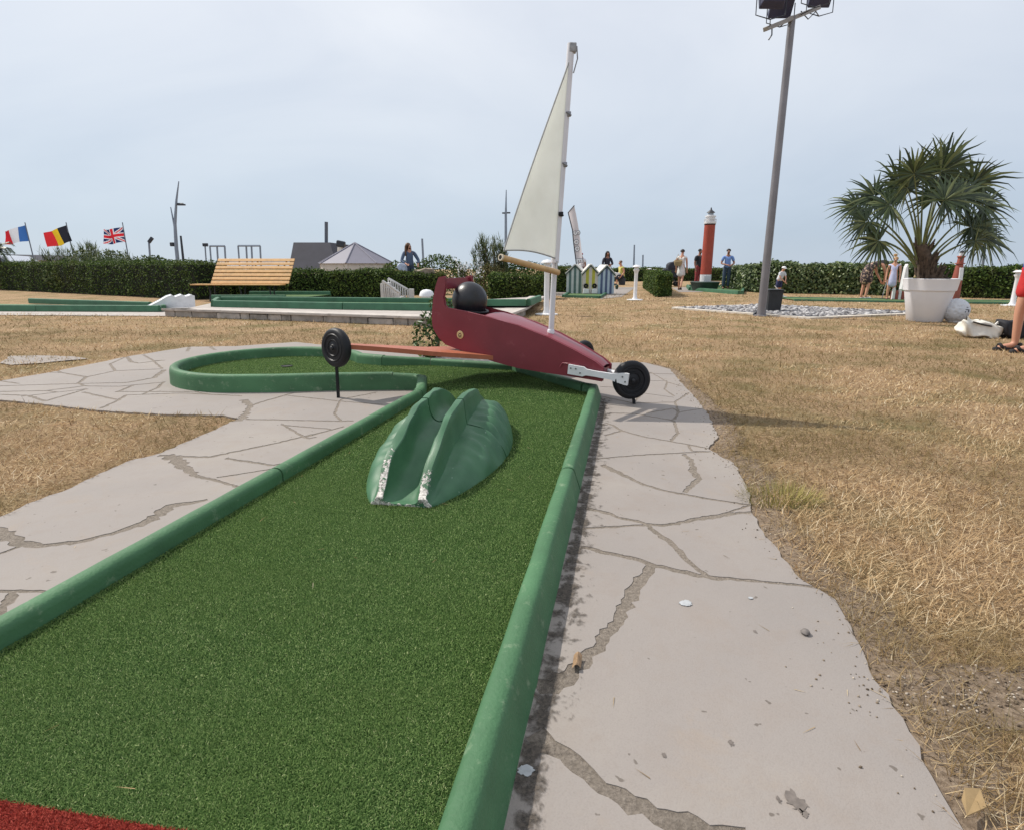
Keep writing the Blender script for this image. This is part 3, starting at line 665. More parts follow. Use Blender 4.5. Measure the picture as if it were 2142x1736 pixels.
# things lying about
lf = gz(1207, 1391, .01)
lm = MB(); lm.grid(lambda u, v: Vector((lf.x+(u-.5)*.022, lf.y+(v-.5)*.05*(1), .016+.012*math.sin(u*PI)+.010*abs(v-.5)))+Vector(((v-.5)*.01, 0, 0)), 4, 6)
tag(lm.build('dead_leaf', mat('dead_leaf', srgb(150, 122, 92), .7, .3, 60)), 'small curled dry leaf on the joint beside the right kerb', 'leaf')
cd = gz(2028, 1711)
cm = MB().prism([(cd.x-.024, cd.y-.018, .028), (cd.x+.02, cd.y-.006, .034), (cd.x+.028, cd.y+.022, .046), (cd.x-.004, cd.y+.02, .05), (cd.x-.02, cd.y+.004, .04)], (0.0005, -.0003, -.0022))
tag(cm.build('cardboard_scrap', mat('cardboard', srgb(164, 138, 98), .8, .1, 30)), 'torn pale cardboard scrap lying in the dry grass', 'cardboard scrap')
ps = gz(1683, 1334)
pm = MB().lathe([(0.0001, 0), (.010, .002), (.013, .007), (.009, .013), (.0001, .015)], 10, Matrix.Translation((ps.x, ps.y, .0125)))
tag(pm.build('pebble', mat('pebble_grey', srgb(110, 104, 100), .8, .3, 90)), 'single dark pebble lying on the large right slab', 'pebble')
dm = mat('dropping_white', srgb(172, 175, 177), .6, .15, 60); 
for (x, y, r, lab) in ((1434, 1270, .019, 'large white splash on the paving slab beside the wide joint'), (1569, 1259, .007, 'small ring-like white spot on the slab, right of the large splash'), (1100, 1623, .016, 'bluish white splash in the shade at the foot of the right kerb')):
    c = gz(x, y); n = 22; rr = random.Random(x)
    pts = [(c.x+r*math.cos(t)*(1+rr.uniform(-.2, .2)), c.y+r*.8*math.sin(t)*(1+rr.uniform(-.2, .2))) for t in np.linspace(0, 2*PI, n, endpoint=False)]
    tag(MB().prism([(px, py, .0145) for px, py in pts], (0, 0, .0016)).build('bird_dropping', dm), lab, 'bird dropping', 'white splashes on the paving')
st = mat('damp_stain', srgb(112, 104, 98), .85, .2, 60)
for (x, y, r) in ((1665, 1690, .02), (1627, 1684, .006), (1680, 1712, .008), (1578, 1329, .006), (1528, 1564, .007), (1388, 1590, .006)):
    c = gz(x, y); n = 26; rr = random.Random(x+y)
    pts = [(c.x+r*math.cos(t)*(.75+rr.uniform(-.4, .4)), c.y+r*1.2*math.sin(t)*(.9+rr.uniform(-.45, .45))) for t in np.linspace(0, 2*PI, n, endpoint=False)]
    structure(MB().add([(px, py, .0142) for px, py in pts], [tuple(range(n))]).build('paving_stain', st))
# ================================================================ the sand yacht over the lane
YD = Vector((-.88, .475, 0)).normalized(); YN = Vector((YD.y, -YD.x, 0)) # towards the tail; out of the near side
if YN.y > 0: YN = -YN
YO = gz(1258, 800, .165) ; YO = Vector((YO.x, YO.y, 0))   # foot of the nose on the near side plane
yacht = empty('sand_yacht', (YO.x, YO.y, 0), 'dark red wooden land yacht with cream sail and three black wheels, straddling the lane', 'sand yacht')
MAROON = mat('maroon_paint', srgb(126, 48, 60), .32, .10, 3, .2, 90, spec=.5, dirt=(srgb(146, 80, 86), .60, .80, 11))
WHITEP = mat('white_paint', srgb(222, 222, 224), .4, .06, 9, .15, 70, dirt=(srgb(170, 166, 160), .64, .76, 14))
BLACKP = mat('black_plastic', srgb(20, 21, 26), .5, .25, 12, .25, 90, spec=.35, dirt=(srgb(62, 62, 64), .70, .82, 20))
def ny(px, py): return gp(px, py, YO, YN)
low = [(1258, 797), (1222, 791), (1185, 785), (1135, 778), (1083, 769), (1033, 756), (984, 738), (955, 729), (932, 720), (918, 706), (908, 690), (905, 678)]
up = [(904, 660), (907, 625), (912, 600), (918, 582), (928, 580), (930, 600), (926, 622), (929, 640), (934, 646), (970, 653), (1009, 662), (1083, 683), (1147, 708), (1200, 734), (1244, 758), (1260, 771)]
side = [ny(*p) for p in low+up]
W_TAIL, W_NOSE = .44, .20
def width_at(P):
    t = max(0, min(1, (P-YO).dot(YD)/1.55)); return W_NOSE+(W_TAIL-W_NOSE)*min(1, t*1.35)
def far(P): return P - YN*width_at(P)
TK = .028
nl = len(low)
def panel(poly, off, thick, inward):
    A = [P+off(P) for P in poly]; B = [p+inward*thick for p in A]
    return A, B
mb = MB()
def slab_mesh(mb, A, B, bev=.006):
    bm = bmesh.new(); n = len(A)
    va = [bm.verts.new(p) for p in A]; vb = [bm.verts.new(p) for p in B]
    fa = bm.faces.new(va); fb = bm.faces.new(list(reversed(vb)))
    for i in range(n): bm.faces.new((va[i], va[(i+1) % n], vb[(i+1) % n], vb[i]))
    bm.normal_update()
    ed = [e for e in bm.edges if len(e.link_faces) == 2 and (fa in e.link_faces or fb in e.link_faces)]
    bmesh.ops.bevel(bm, geom=ed, offset=bev, segments=2, affect='EDGES', profile=.5)
    bm.verts.index_update(); mb.add([v.co for v in bm.verts], [[v.index for v in f.verts] for f in bm.faces]); bm.free()
A = side; B = [p-YN*TK for p in side]; slab_mesh(mb, A, B)
C_ = [far(p) for p in side]; D_ = [p+YN*TK for p in C_]; slab_mesh(mb, D_, C_)
# bottom board, back board and nose between the two side walls
ins = lambda P: P-YN*(TK-.003)
inf = lambda P: far(P)+YN*(TK-.003)
strip = [ny(px, py-4) for px, py in low[:-2]]
for a, b in zip(strip, strip[1:]): mb.add([ins(a), ins(b), inf(b), inf(a)], [(0, 1, 2, 3)], 0, True)
nose = [ny(1257, 796), ny(1260, 773)]
mb.add([ins(nose[0]), ins(nose[1]), inf(nose[1]), inf(nose[0])], [(0, 1, 2, 3)])
bk = [ny(918, 704), ny(907, 678), ny(908, 655)]
for a, b in zip(bk, bk[1:]): mb.add([ins(a), ins(b), inf(b), inf(a)], [(0, 1, 2, 3)])
hull = mb.build('hull', MAROON, yacht)
# foredeck from the cockpit rim to the nose
mb = MB(); deck = [(1008, 663), (1046, 672), (1083, 684), (1115, 696), (1147, 709), (1200, 735), (1244, 759), (1259, 772)]
def hullcam(k): return .018*math.sin(k*PI)
rows = []
for px, py in deck:
    a = ny(px, py)+Vector((0, 0, .001)); b = far(a); rows.append([a.lerp(b, k)+Vector((0, 0, hullcam(k))) for k in (0, .06, .25, .5, .75, .94, 1)])
mb.add([p for r in rows for p in r], [(i*7+j, i*7+j+1, (i+1)*7+j+1, (i+1)*7+j) for i in range(len(rows)-1) for j in range(6)], 0, True)
r0 = rows[0]; mb.add(r0+[p-Vector((0, 0, .05)) for p in r0], [(j, j+1, 8+j, 7+j) for j in range(6)])
mb.build('foredeck', MAROON, yacht)
# panel joining the two tail posts
tp = [ny(921, 584), ny(928, 584), ny(929, 606), ny(921, 606)]
mb = MB(); a0, a1 = ny(924, 583), ny(925, 606)
P = [ins(a0)-YD*.006, ins(a0)+YD*.012, ins(a1)+YD*.012, ins(a1)-YD*.006]; Q = [inf(a0)-YD*.006, inf(a0)+YD*.012, inf(a1)+YD*.012, inf(a1)-YD*.006]
mb.add(P+Q, [(0, 1, 2, 3), (7, 6, 5, 4), (0, 4, 5, 1), (1, 5, 6, 2), (2, 6, 7, 3), (3, 7, 4, 0)])
mb.build('tail_panel', MAROON, yacht)
# helmet-shaped driver
hb = gp(982, 629, YO-YN*.22, YN); hs = (gp(1013, 622, YO-YN*.22, YN)-gp(951, 622, YO-YN*.22, YN)).length/2
mb = MB()
def dome(u, v):
    a = u*2*PI; t = -.85+v*(PI/2+.85); ct = math.cos(t)
    e = 1+.05*max(0, math.cos(a))
    flare = .10*max(0, -t-.45)
    q = -YD*(hs*(ct+flare)*math.cos(a)*e)+YN*(hs*(ct+flare)*math.sin(a)*.97)
    return hb+q+Vector((0, 0, hs*1.04*math.sin(t)))
mb.grid(dome, 36, 18)
helmet = mb.build('helmet', mat('helmet_black', srgb(30, 32, 38), .38, .2, 8, .2, 60, dirt=(srgb(92, 92, 96), .68, .8, 18)), yacht)
mb = MB(); vb = [hb-YD*hs*1.04*math.cos(a)+YN*hs*1.0*math.sin(a)+Vector((0, 0, -hs*.52-.02*math.cos(a))) for a in np.linspace(-1.3, 1.3, 17)]
mb.tube(vb, .012, 8); mb.build('visor', BLACKP, helmet)
# round badge on the side
bc = ny(963, 701)+YN*.002; R_ = YN.to_track_quat('Z', 'Y').to_matrix().to_4x4()
MM = Matrix.Translation(bc) @ R_
mb = MB(); mb.lathe([(.0001, .0), (.032, 0), (.033, .002), (.031, .005), (.0001, .005)], 28, MM)
badge = mb.build('badge', mat('badge_gold', srgb(206, 182, 130), .5, .08, 40), yacht)
mb = MB()
up_ = Vector((0, 0, 1)); rt_ = up_.cross(YN).normalized()
for k in range(3):
    a = PI/2+k*2*PI/3; c = bc+YN*.0065+(rt_*math.cos(a)+up_*math.sin(a))*.011; d = rt_*math.cos(a+PI/2)+up_*math.sin(a+PI/2)
    mb.box(c, (.019, .006, .002), Matrix((d, YN.cross(d), YN)).transposed())
mb.box(bc+YN*.0065-up_*.018, (.028, .004, .002), Matrix((rt_, YN.cross(rt_), YN)).transposed())
mb.build('emblem', mat('emblem_dark', srgb(60, 46, 34), .6, .1), badge)
# ---- mast, sail and boom
MP = YO-YN*.16+Vector((0, 0, 0)); mn = YN
dm_ = ny(1147, 709); mastp = far(dm_).lerp(dm_, .45)
MY = mastp.y
mb0 = gy(1152, 706, MY); mk = gy(1160.5, 545, MY); mt = gy(1194.5, 92, MY+.02)
MASTM = mat('mast_white', srgb(214, 214, 219), .38, .05, 5, .1, 60, dirt=(srgb(150, 148, 146), .7, .8, 10))
mb = MB(); mb.tube([mb0+Vector((0, 0, -.02)), mk], .0215, 14); mb.build('lower_mast', MASTM, yacht)
mb = MB(); mb.lathe([(.034, -.012), (.034, .008), (.028, .012), (.028, .05), (.024, .055)], 16, Matrix.Translation(mb0+Vector((0, 0, .006)))).build('mast_collar', MASTM, yacht)
mast = MB().tube([mk+Vector((0, 0, -.02)), mk.lerp(mt, .5), mt], [.031, .029, .026], 14).build('mast', MASTM, yacht)
hw = mat('steel_hardware', srgb(140, 140, 144), .35, .2, 30, metal=.8)
MD = (mt-mk).normalized(); MS = MD.cross(Vector((0, 1, 0))).normalized()
def mast_at(py): return mk.lerp(mt, (545-py)/(545-92.0))
for py in (233, 337, 443):
    p = mast_at(py); mb = MB()
    mb.box(p+Vector((.022, -.022, 0)), (.028, .02, .034), None, bevel=.004); mb.tube([p+Vector((.0, -.034, .012)), p+Vector((.038, -.034, -.012))], .006, 8)
    if py == 443: mb.tube([p+Vector((.012, -.028, -.004)), p+Vector((.012, -.048, -.004))], .012, 10)
    mb.build('cleat', hw if py != 443 else BLACKP, mast)
p = mt; mb = MB(); mb.box(p+Vector((.012, -.004, -.03)), (.05, .05, .06), None, bevel=.006); mb.tube([p+Vector((.04, -.01, -.02)), p+Vector((.046, -.02, -.10)), p+Vector((.02, -.02, -.19))], .005, 6)
mb.build('mast_cap', mat('cap_grey', srgb(150, 152, 156), .5, .2, 30), mast)
head = mast_at(131)+Vector((-.008, -.022, 0)); tack = gy(1161, 541, MY-.03); clew = gy(1054, 525, MY-.42)
def sail(u, v, s=1):
    """u along the foot from mast to clew, v up to the head"""
    w = (1-v)
    base = tack.lerp(clew, u); footlift = .022*math.sin(PI*u)*max(0, 1-v*3)
    p = base.lerp(head, v)+Vector((0, 0, footlift))
    luff = tack.lerp(head, v)
    nrm = (clew-tack).cross(head-tack).normalized()
    if nrm.y > 0: nrm = -nrm
    return p - nrm*.05*math.sin(PI*u*.9)*math.sin(PI*min(1, v*1.05+.02))*(1-v*.5) - nrm*.0015*s
mb = MB(); mb.grid(lambda u, v: sail(u, v, 1), 16, 40); mb.grid(lambda u, v: sail(u, v, -1), 16, 40)
m, nt, b = newmat('sail_cloth'); co = coords(nt)
c = ramp(nt, noise(nt, co, 2.2, 5, .6), [(.3, srgb(222, 224, 220)), (.7, srgb(234, 236, 233))])
nt.links.new(c, b.inputs['Base Color']); b.inputs['Roughness'].default_value = .8; b.inputs['Specular IOR Level'].default_value = .15
bump(nt, b, math_(nt, 'ADD', noise(nt, co, 5, 3, .5), math_(nt, 'MULTIPLY', noise(nt, co, 500, 2, .5), .1)), .35, .03)
t = nt.nodes.new('ShaderNodeBsdfTranslucent'); nt.links.new(c, t.inputs[0]); mxs = nt.nodes.new('ShaderNodeMixShader'); mxs.inputs[0].default_value = .66
nt.links.new(b.outputs[0], mxs.inputs[1]); nt.links.new(t.outputs[0], mxs.inputs[2]); nt.links.new(mxs.outputs[0], nt.nodes['Material Output'].inputs[0])
sail_o = mb.build('sail', m, yacht)
hem = mat('sail_hem', srgb(150, 152, 152), .8, .1, 30)
mb = MB(); mb.tube([sail(1, k/24, 0) for k in range(25)], .005, 6); mb.tube([sail(k/16, 0, 0) for k in range(17)], .005, 6); mb.build('sail_rope', hem, sail_o)
bo0 = gy(1047, 539, MY-.44); bo1 = gy(1168, 571, MY-.045)
BOOM = mat('bamboo', srgb(190, 156, 108), .5, .14, 14, .2, 50, dirt=(srgb(120, 92, 60), .62, .78, 20))
bd = (bo1-bo0).normalized()
mb = MB(); mb.tube([bo0, bo0.lerp(bo1, .5), bo1], .021, 16, caps=False)
boom = mb.build('boom', BOOM, yacht, recalc=False)
mb = MB(); mb.tube([bo0-bd*.001, bo0+bd*.05], .0165, 14, 0); mb.build('boom_bore', mat('bore_dark', (.006, .006, .006), .9, .1), boom)
mb = MB(); RB = bd.to_track_quat('Z', 'Y').to_matrix().to_4x4()
mb.lathe([(.016, -.002), (.0235, -.002), (.0235, .012), (.021, .012)], 16, Matrix.Translation(bo0) @ RB, close=True); mb.build('boom_end_ring', mat('ring_pale', srgb(206, 194, 170), .5, .1), boom)
mb = MB(); q = mk+Vector((0, -.02, -.02)); mb.tube([q, gy(1163, 566, MY-.045)], .004, 6); mb.tube([q+Vector((.015, -.01, .012)), q+Vector((.016, -.03, -.04)), q+Vector((.0, -.03, -.06))], .005, 6)
mb.build('lashing', hem, boom)
# ---- axle plank
LW = gz(708, 835, 0); lw_c = gy(703.5, 728, LW.y)
rw_c = gy(1221, 743, 5.5)
fw_s = gz(1328, 848, 0); fw_c = gy(1320.5, 795, fw_s.y)
PLANK = mat('plank_orange', srgb(168, 96, 68), .5, .1, 5, .15, 70, dirt=(srgb(150, 76, 52), .55, .75, 12))
def plank_pt(k):  # from left wheel to right wheel, bowed under the hull
    p = lw_c.lerp(rw_c, k); p.z += .0-.05*math.sin(PI*min(1, k*1.2))
    return p
mid = ny(975, 742)-YN*.2
path_ = [lw_c+Vector((.02, .02, .012)), lw_c.lerp(mid, .3)+Vector((0, 0, .005)), lw_c.lerp(mid, .65)+Vector((0, 0, -.012)), mid+Vector((0, 0, -.012)), mid.lerp(rw_c, .5)+Vector((0, 0, -.02)), rw_c]
wd = [.04, .09, .18, .34, .14, .04]; mb = MB(); rows = []
for i, p in enumerate(path_):
    d = (path_[min(i+1, 5)]-path_[max(i-1, 0)]).normalized(); n2 = Vector((-d.y, d.x, 0)).normalized()
    rows += [p+n2*wd[i]+Vector((0, 0, .018)), p-n2*wd[i]+Vector((0, 0, .018)), p-n2*wd[i]-Vector((0, 0, .018)), p+n2*wd[i]-Vector((0, 0, .012))]
mb.add(rows, [(i*4+j, i*4+(j+1) % 4, (i+1)*4+(j+1) % 4, (i+1)*4+j) for i in range(5) for j in range(4)]+[(0, 1, 2, 3), (23, 22, 21, 20)])
mb.build('axle_plank', PLANK, yacht)
# ---- wheels: tyre, hub and the spike that stands them on the paving
def wheel(c, axis, R, name='wheel', stake=None, big=.028):
    axis = axis.normalized(); M = Matrix.Translation(c) @ axis.to_track_quat('Z', 'Y').to_matrix().to_4x4()
    prof = [(.0001, .040), (R*.16, .040), (R*.20, .033), (R*.36, .031), (R*.39, .037), (R*.43, .037), (R*.46, .031), (R*.60, .031), (R*.64, .040), (R*.69, .040), (R*.72, .034), (R*.80, .036), (R*.90, .032), (R*.97, .020), (R, 0), (R*.97, -.020), (R*.90, -.032), (R*.66, -.034), (R*.3, -.03), (.0001, -.03)]
    w = MB().lathe(prof, 40, M).build(name, BLACKP, yacht)
    MB().lathe([(.0001, .052), (R*.07, .052), (R*.10, .048), (R*.10, .03)], 16, M).build('hub', mat('hub_black', srgb(28, 29, 34), .35, .1), w)
    if stake is not None:
        top = Vector((c.x, c.y, c.z-R*.92)) + (Vector((stake.x, stake.y, 0))-Vector((c.x, c.y, 0)))*.6
        mb = MB(); d = Vector((stake.x, stake.y, -.03))-top
        mb.box((top+Vector((stake.x, stake.y, -.03)))/2+Vector((0, .0, 0)), (.034, .018, d.length), d.to_track_quat('Z', 'Y').to_matrix(), bevel=.003)
        mb.build('spike', BLACKP, w)
    return w
cam_dir = lambda c: (Vector((0, 0, 1))-c)
ang = math.radians(-125); wheel(lw_c, Vector((math.cos(ang), math.sin(ang), .05)), .150, stake=LW)
wheel(rw_c, Vector((.72, -.70, .0)), .142)
fa = cam_dir(fw_c); fa.z *= .4; fa.rotate(Matrix.Rotation(math.radians(20), 3, 'Z')); wheel(fw_c, fa, .142, stake=fw_s)
# ---- white fork from the nose to the front wheel
fo = fa.normalized()*.062
f0 = gp(1198, 774, YO+YN*.03, YN); f1 = fw_c+fo+Vector((-.035, 0, .0)); f1 = gy(1306, 793, fw_c.y-.065)
mb = MB(); d = f1-f0; L = d.length; RM = d.to_track_quat('X', 'Z').to_matrix()
prof = [(-.035, .036), (.085, .036), (.11, .023), (.45*L, .021), (L-.10, .023), (L-.05, .034), (L+.01, .043), (L+.03, .042)]
rows = []
for x, h in prof:
    rows += [f0+RM@Vector((x, -.011, -h)), f0+RM@Vector((x, .011, -h)), f0+RM@Vector((x, .011, h)), f0+RM@Vector((x, -.011, h))]
mb.add(rows, [(i*4+j, i*4+(j+1) % 4, (i+1)*4+(j+1) % 4, (i+1)*4+j) for i in range(len(prof)-1) for j in range(4)]+[(0, 1, 2, 3), tuple(len(rows)-1-j for j in range(4))])
fork = mb.build('fork_arm', WHITEP, yacht)
for x, z in ((-.012, .012), (.028, .014), (.065, -.012), (L-.012, .014), (L+.012, -.018)):
    p = f0+RM@Vector((x, -.010, z)); q = f0+RM@Vector((x, -.017, z)); MB().tube([p, q], .006, 8).build('bolt', hw, fork)
g0, g1 = far(f0)+Vector((0, 0, .02)), gy(1296, 784, fw_c.y+.07)
MB().tube([g0.lerp(g1, .15), g0.lerp(g1, .6), g1], [.016, .013, .02], 8).build('fork_arm', WHITEP, yacht)
mb = MB(); a = ny(1175, 762)+YN*.004
mb.tube([ny(1172, 768)+YN*.004, ny(1177, 760)+YN*.004, ny(1200, 762)+YN*.004, ny(1212, 765)+YN*.004], .005, 8); mb.build('cover_strip', MAROON, hull)

# ================================================================ leafy shrub behind the tail
LAUREL = leafmat('laurel_leaves', [(0, srgb(34, 52, 26)), (.5, srgb(58, 84, 36)), (.85, srgb(86, 116, 48)), (1, srgb(140, 158, 86))], .38, .2, .5)
def blob_points(c, r, n, shell=.55):
    a = rng.normal(size=(n, 3)); a /= np.linalg.norm(a, axis=1)[:, None]
    rad = (shell+(1-shell)*rng.uniform(size=n))**(1/1.5)
    return np.array(c)+a*rad[:, None]*np.array(r), a
def shrub(name, label, cat, blobs, n, size, m, stem_at, stem_h, grp=None, ratio=.5, stems=3):
    root = empty(name, (stem_at[0], stem_at[1], 0), label, cat, grp)
    Pn = [blob_points(c, r, int(n*w)) for c, r, w in blobs]
    P = np.concatenate([p for p, _ in Pn]); A = np.concatenate([a for _, a in Pn]); P[:, 2] = np.maximum(P[:, 2], .02)
    v, f = leaves(P, size, A, 1.1, ratio); mesh_np('foliage', v, f, m, root)
    mb = MB()
    for k in range(stems):
        b = blobs[k % len(blobs)]; mb.tube([Vector((stem_at[0]+.03*k, stem_at[1], 0)), Vector((stem_at[0], stem_at[1], stem_h*.5)).lerp(Vector(b[0]), .4), Vector(b[0])], [.014, .01, .004], 6)
    mb.build('stem', mat('stem_brown', srgb(92, 74, 56), .9, .2, 30), root)
    return root
sy = 6.35
c1, c2, c3 = gy(893, 668, sy), gy(936, 634, sy), gy(910, 625, sy)
shrub('laurel_shrub', 'dark glossy green shrub growing right behind the red tail of the yacht', 'shrub',
      [((c1.x-.01, sy, .24), (.16, .13, .27), .5), ((c2.x-.02, sy, .45), (.17, .13, .22), .4), ((c3.x, sy, .55), (.07, .1, .16), .15)], 620, .062, LAUREL, (c1.x+.08, sy), .4)
# ================================================================ raised stone terrace with lanes on it
STW = mat('terrace_stone', srgb(164, 157, 150), .9, .22, 5, .6, 40, island=.22, dirt=(srgb(96, 90, 82), .52, .72, 7))
PZ = .16
front = platform_front
tv = MB(); top = front[1:]+[Vector((.9, 16.5)), V2(gz(1000, 628, PZ)), V2(gz(455, 632, PZ)), V2(gz(395, 645, PZ))]
ins_ = [Vector((p.x, p.y)) for p in top]
tv.add([(p.x, p.y, PZ) for p in ins_], [tuple(range(len(ins_)))], 0)
terr = empty('terrace', (-4, 11, 0), 'raised terrace with a low rubble stone front edge carrying two green lanes', 'terrace')
tv.build('paving_slab', mat('terrace_paving', srgb(172, 164, 157), .85, .12, 3, .3, 60, dirt=(srgb(132, 124, 116), .56, .7, 5)), terr)
mbw = MB(); rr = random.Random(5); OUT = (Vector((0, -1)),)
def stones(mbw, a, b, z1, seed, thick=.16):
    r = random.Random(seed); L = (b-a).length; d = (b-a)/L; nr = Vector((d.y, -d.x)); x = 0
    while x < L-.05:
        w = min(L-x, r.uniform(.2, .72)); p = a+d*(x+w/2)-nr*(thick*.5)
        M_ = Matrix(((d.x, nr.x, 0), (d.y, nr.y, 0), (0, 0, 1)))
        h = z1-.035+r.uniform(-.022, .010)
        mbw.box((p.x+nr.x*r.uniform(-.012, .012), p.y+nr.y*r.uniform(-.012, .012), h/2), (w-.014, thick, h), M_, 0, r.uniform(.97, 1), .010)
        x += w
    return mbw
for i in range(1, 4): stones(mbw, front[i], front[i+1], PZ, i)
mbw.build('rubble_edge', STW, terr)
cap = MB()
sweep(cap, [V2(gz(395, 645, PZ)), front[1], front[2], front[3], front[4], Vector((.9, 16.5))], [(-.03, PZ-.042), (.03, PZ-.04), (.034, PZ-.006), (.026, PZ+.004), (-.4, PZ+.004)], 0, 1)
cap.build('coping', mat('coping_stone', srgb(186, 178, 170), .85, .15, 4, .4, 50, dirt=(srgb(128, 120, 112), .56, .7, 6)), terr)
GK = mat('old_green_paint', srgb(58, 104, 76), .6, .15, 5, .3, 80)
FELT2 = mat('far_felt', srgb(78, 106, 58), .9, .18, 30, .3, 90)
KP = [(0, 0), (0, .10), (.012, .128), (.05, .135), (.09, .128), (.10, .10), (.11, 0)]
def far_lane(label, poly, z, pieces, grp='minigolf lanes', prof=KP):
    c = sum(poly, Vector((0, 0)))/len(poly)
    root = empty('minigolf_lane', (c.x, c.y, z), label, 'minigolf lane', grp)
    MB().add([(p.x, p.y, z+.03) for p in poly], [tuple(range(len(poly)))]).build('turf', FELT2, root)
    for pc in pieces: sweep(MB(), pc, prof, z, 1, 0, .004).build('kerb', GK, root)
    return root
z = PZ+.004
a, b, c_ = V2(gz(453, 642, z)), V2(gz(722, 647.5, z)), V2(gz(905, 650, z))
e_ = V2(gz(1000, 648, z)); bk1, bk2 = V2(gz(1000, 638, z)), V2(gz(560, 634, z))
bk3 = V2(gz(462, 634, z))
far_lane('green lane on the terrace, in two straight pieces below the wooden bench', [a, b, c_, e_, bk1, bk2, bk3], z, [[a, b], [b, c_, e_], [e_, bk1, bk2, bk3], [bk3, a]])
z2 = .02
a, b = V2(gz(-120, 650, z2)), V2(gz(338, 652, z2)); b2 = V2(gz(338, 645.5, z2)); c_, d_ = V2(gz(312, 646, .0)), V2(gz(60, 637, .0))
far_lane('long low green lane at the left edge, with a white ramp at its end', [a, b, b2, d_-Vector((3, 0))], z2, [[a, a.lerp(b, .45)], [a.lerp(b, .45), b], [b, b2], [c_, d_]])
pvl = MB(); q = [V2(gz(-120, 660, .0)), V2(gz(345, 663, 0)), V2(gz(420, 655, 0)), V2(gz(420, 646, 0)), V2(gz(-120, 648, 0))]
structure(MB().add([(p.x, p.y, .012) for p in q], [tuple(range(5))]).build('lane_paving', mat('terrace_paving', (0, 0, 0))))
# lanes under the bench and beyond the yacht
z = PZ+.004
a, b = V2(gz(446, 628, .1)), V2(gz(600, 628, .1)); far_lane('short pale green lane in the shade beneath the wooden bench', [a, b, b+Vector((.5, 2.2)), a+Vector((0, 2.2))], .1, [[a, a.lerp(b, .7)], [a.lerp(b, .7), b], [b+Vector((.5, 2.2)), a+Vector((0, 2.2))]])
a, b = V2(gz(1008, 640, .2)), V2(gz(1100, 640, .2)); far_lane('short green lane visible between the helmet and the white bollard', [a, b, b+Vector((.3, 1.6)), a+Vector((-.3, 1.6))], .2, [[a, b], [b, b+Vector((.3, 1.6))]])
# white rock-like ramp
wy = gz(360, 652, .02).y+.35
WR = mat('white_rough', srgb(222, 223, 226), .7, .08, 6, .5, 40, dirt=(srgb(168, 166, 164), .62, .76, 12))
pts = [(311, 643), (335, 631), (350, 622), (360, 619), (367, 623), (374, 620.5), (381, 618), (388, 622), (394, 621), (400, 618.5), (406, 620), (408, 646), (345, 648)]
mb = MB(); A = [gy(px, py, wy) for px, py in pts]; B = [p+Vector((-.30, .45, 0)) for p in A]; slab_mesh(mb, A, B, .012)
tag(mb.build('jagged_ramp', WR), 'white jagged ramp block standing at the end of the left lane', 'minigolf ramp')
# white dome obstacle seen left of the yacht's tail
dp = gz(893, 627, PZ+.01); ds = 15*dp.y/1200*1.0
mb = MB(); mb.lathe([(ds*.75, 0), (ds*.8, .06), (ds*1.02, .09), (ds, .13), (ds*.85, .20), (ds*.5, .245), (.0001, .26)], 24, Matrix.Translation((dp.x, dp.y, PZ)))
tag(mb.build('white_dome', WR), 'white mushroom-shaped dome on the terrace just left of the red tail', 'minigolf obstacle')
mb = MB(); q = gz(243, 617); mb.box((q.x-.12, q.y, .1), (.3, .18, .12), Matrix.Rotation(.35, 4, 'Y'), bevel=.03); mb.box((q.x+.25, q.y, .06), (.6, .2, .08), Matrix.Rotation(.12, 4, 'Y'), bevel=.02)
tag(mb.build('pale_stone', mat('pale_stone', srgb(210, 200, 170), .8, .1, 10)), 'pale cream stone lying at the foot of the left hedge', 'stone')

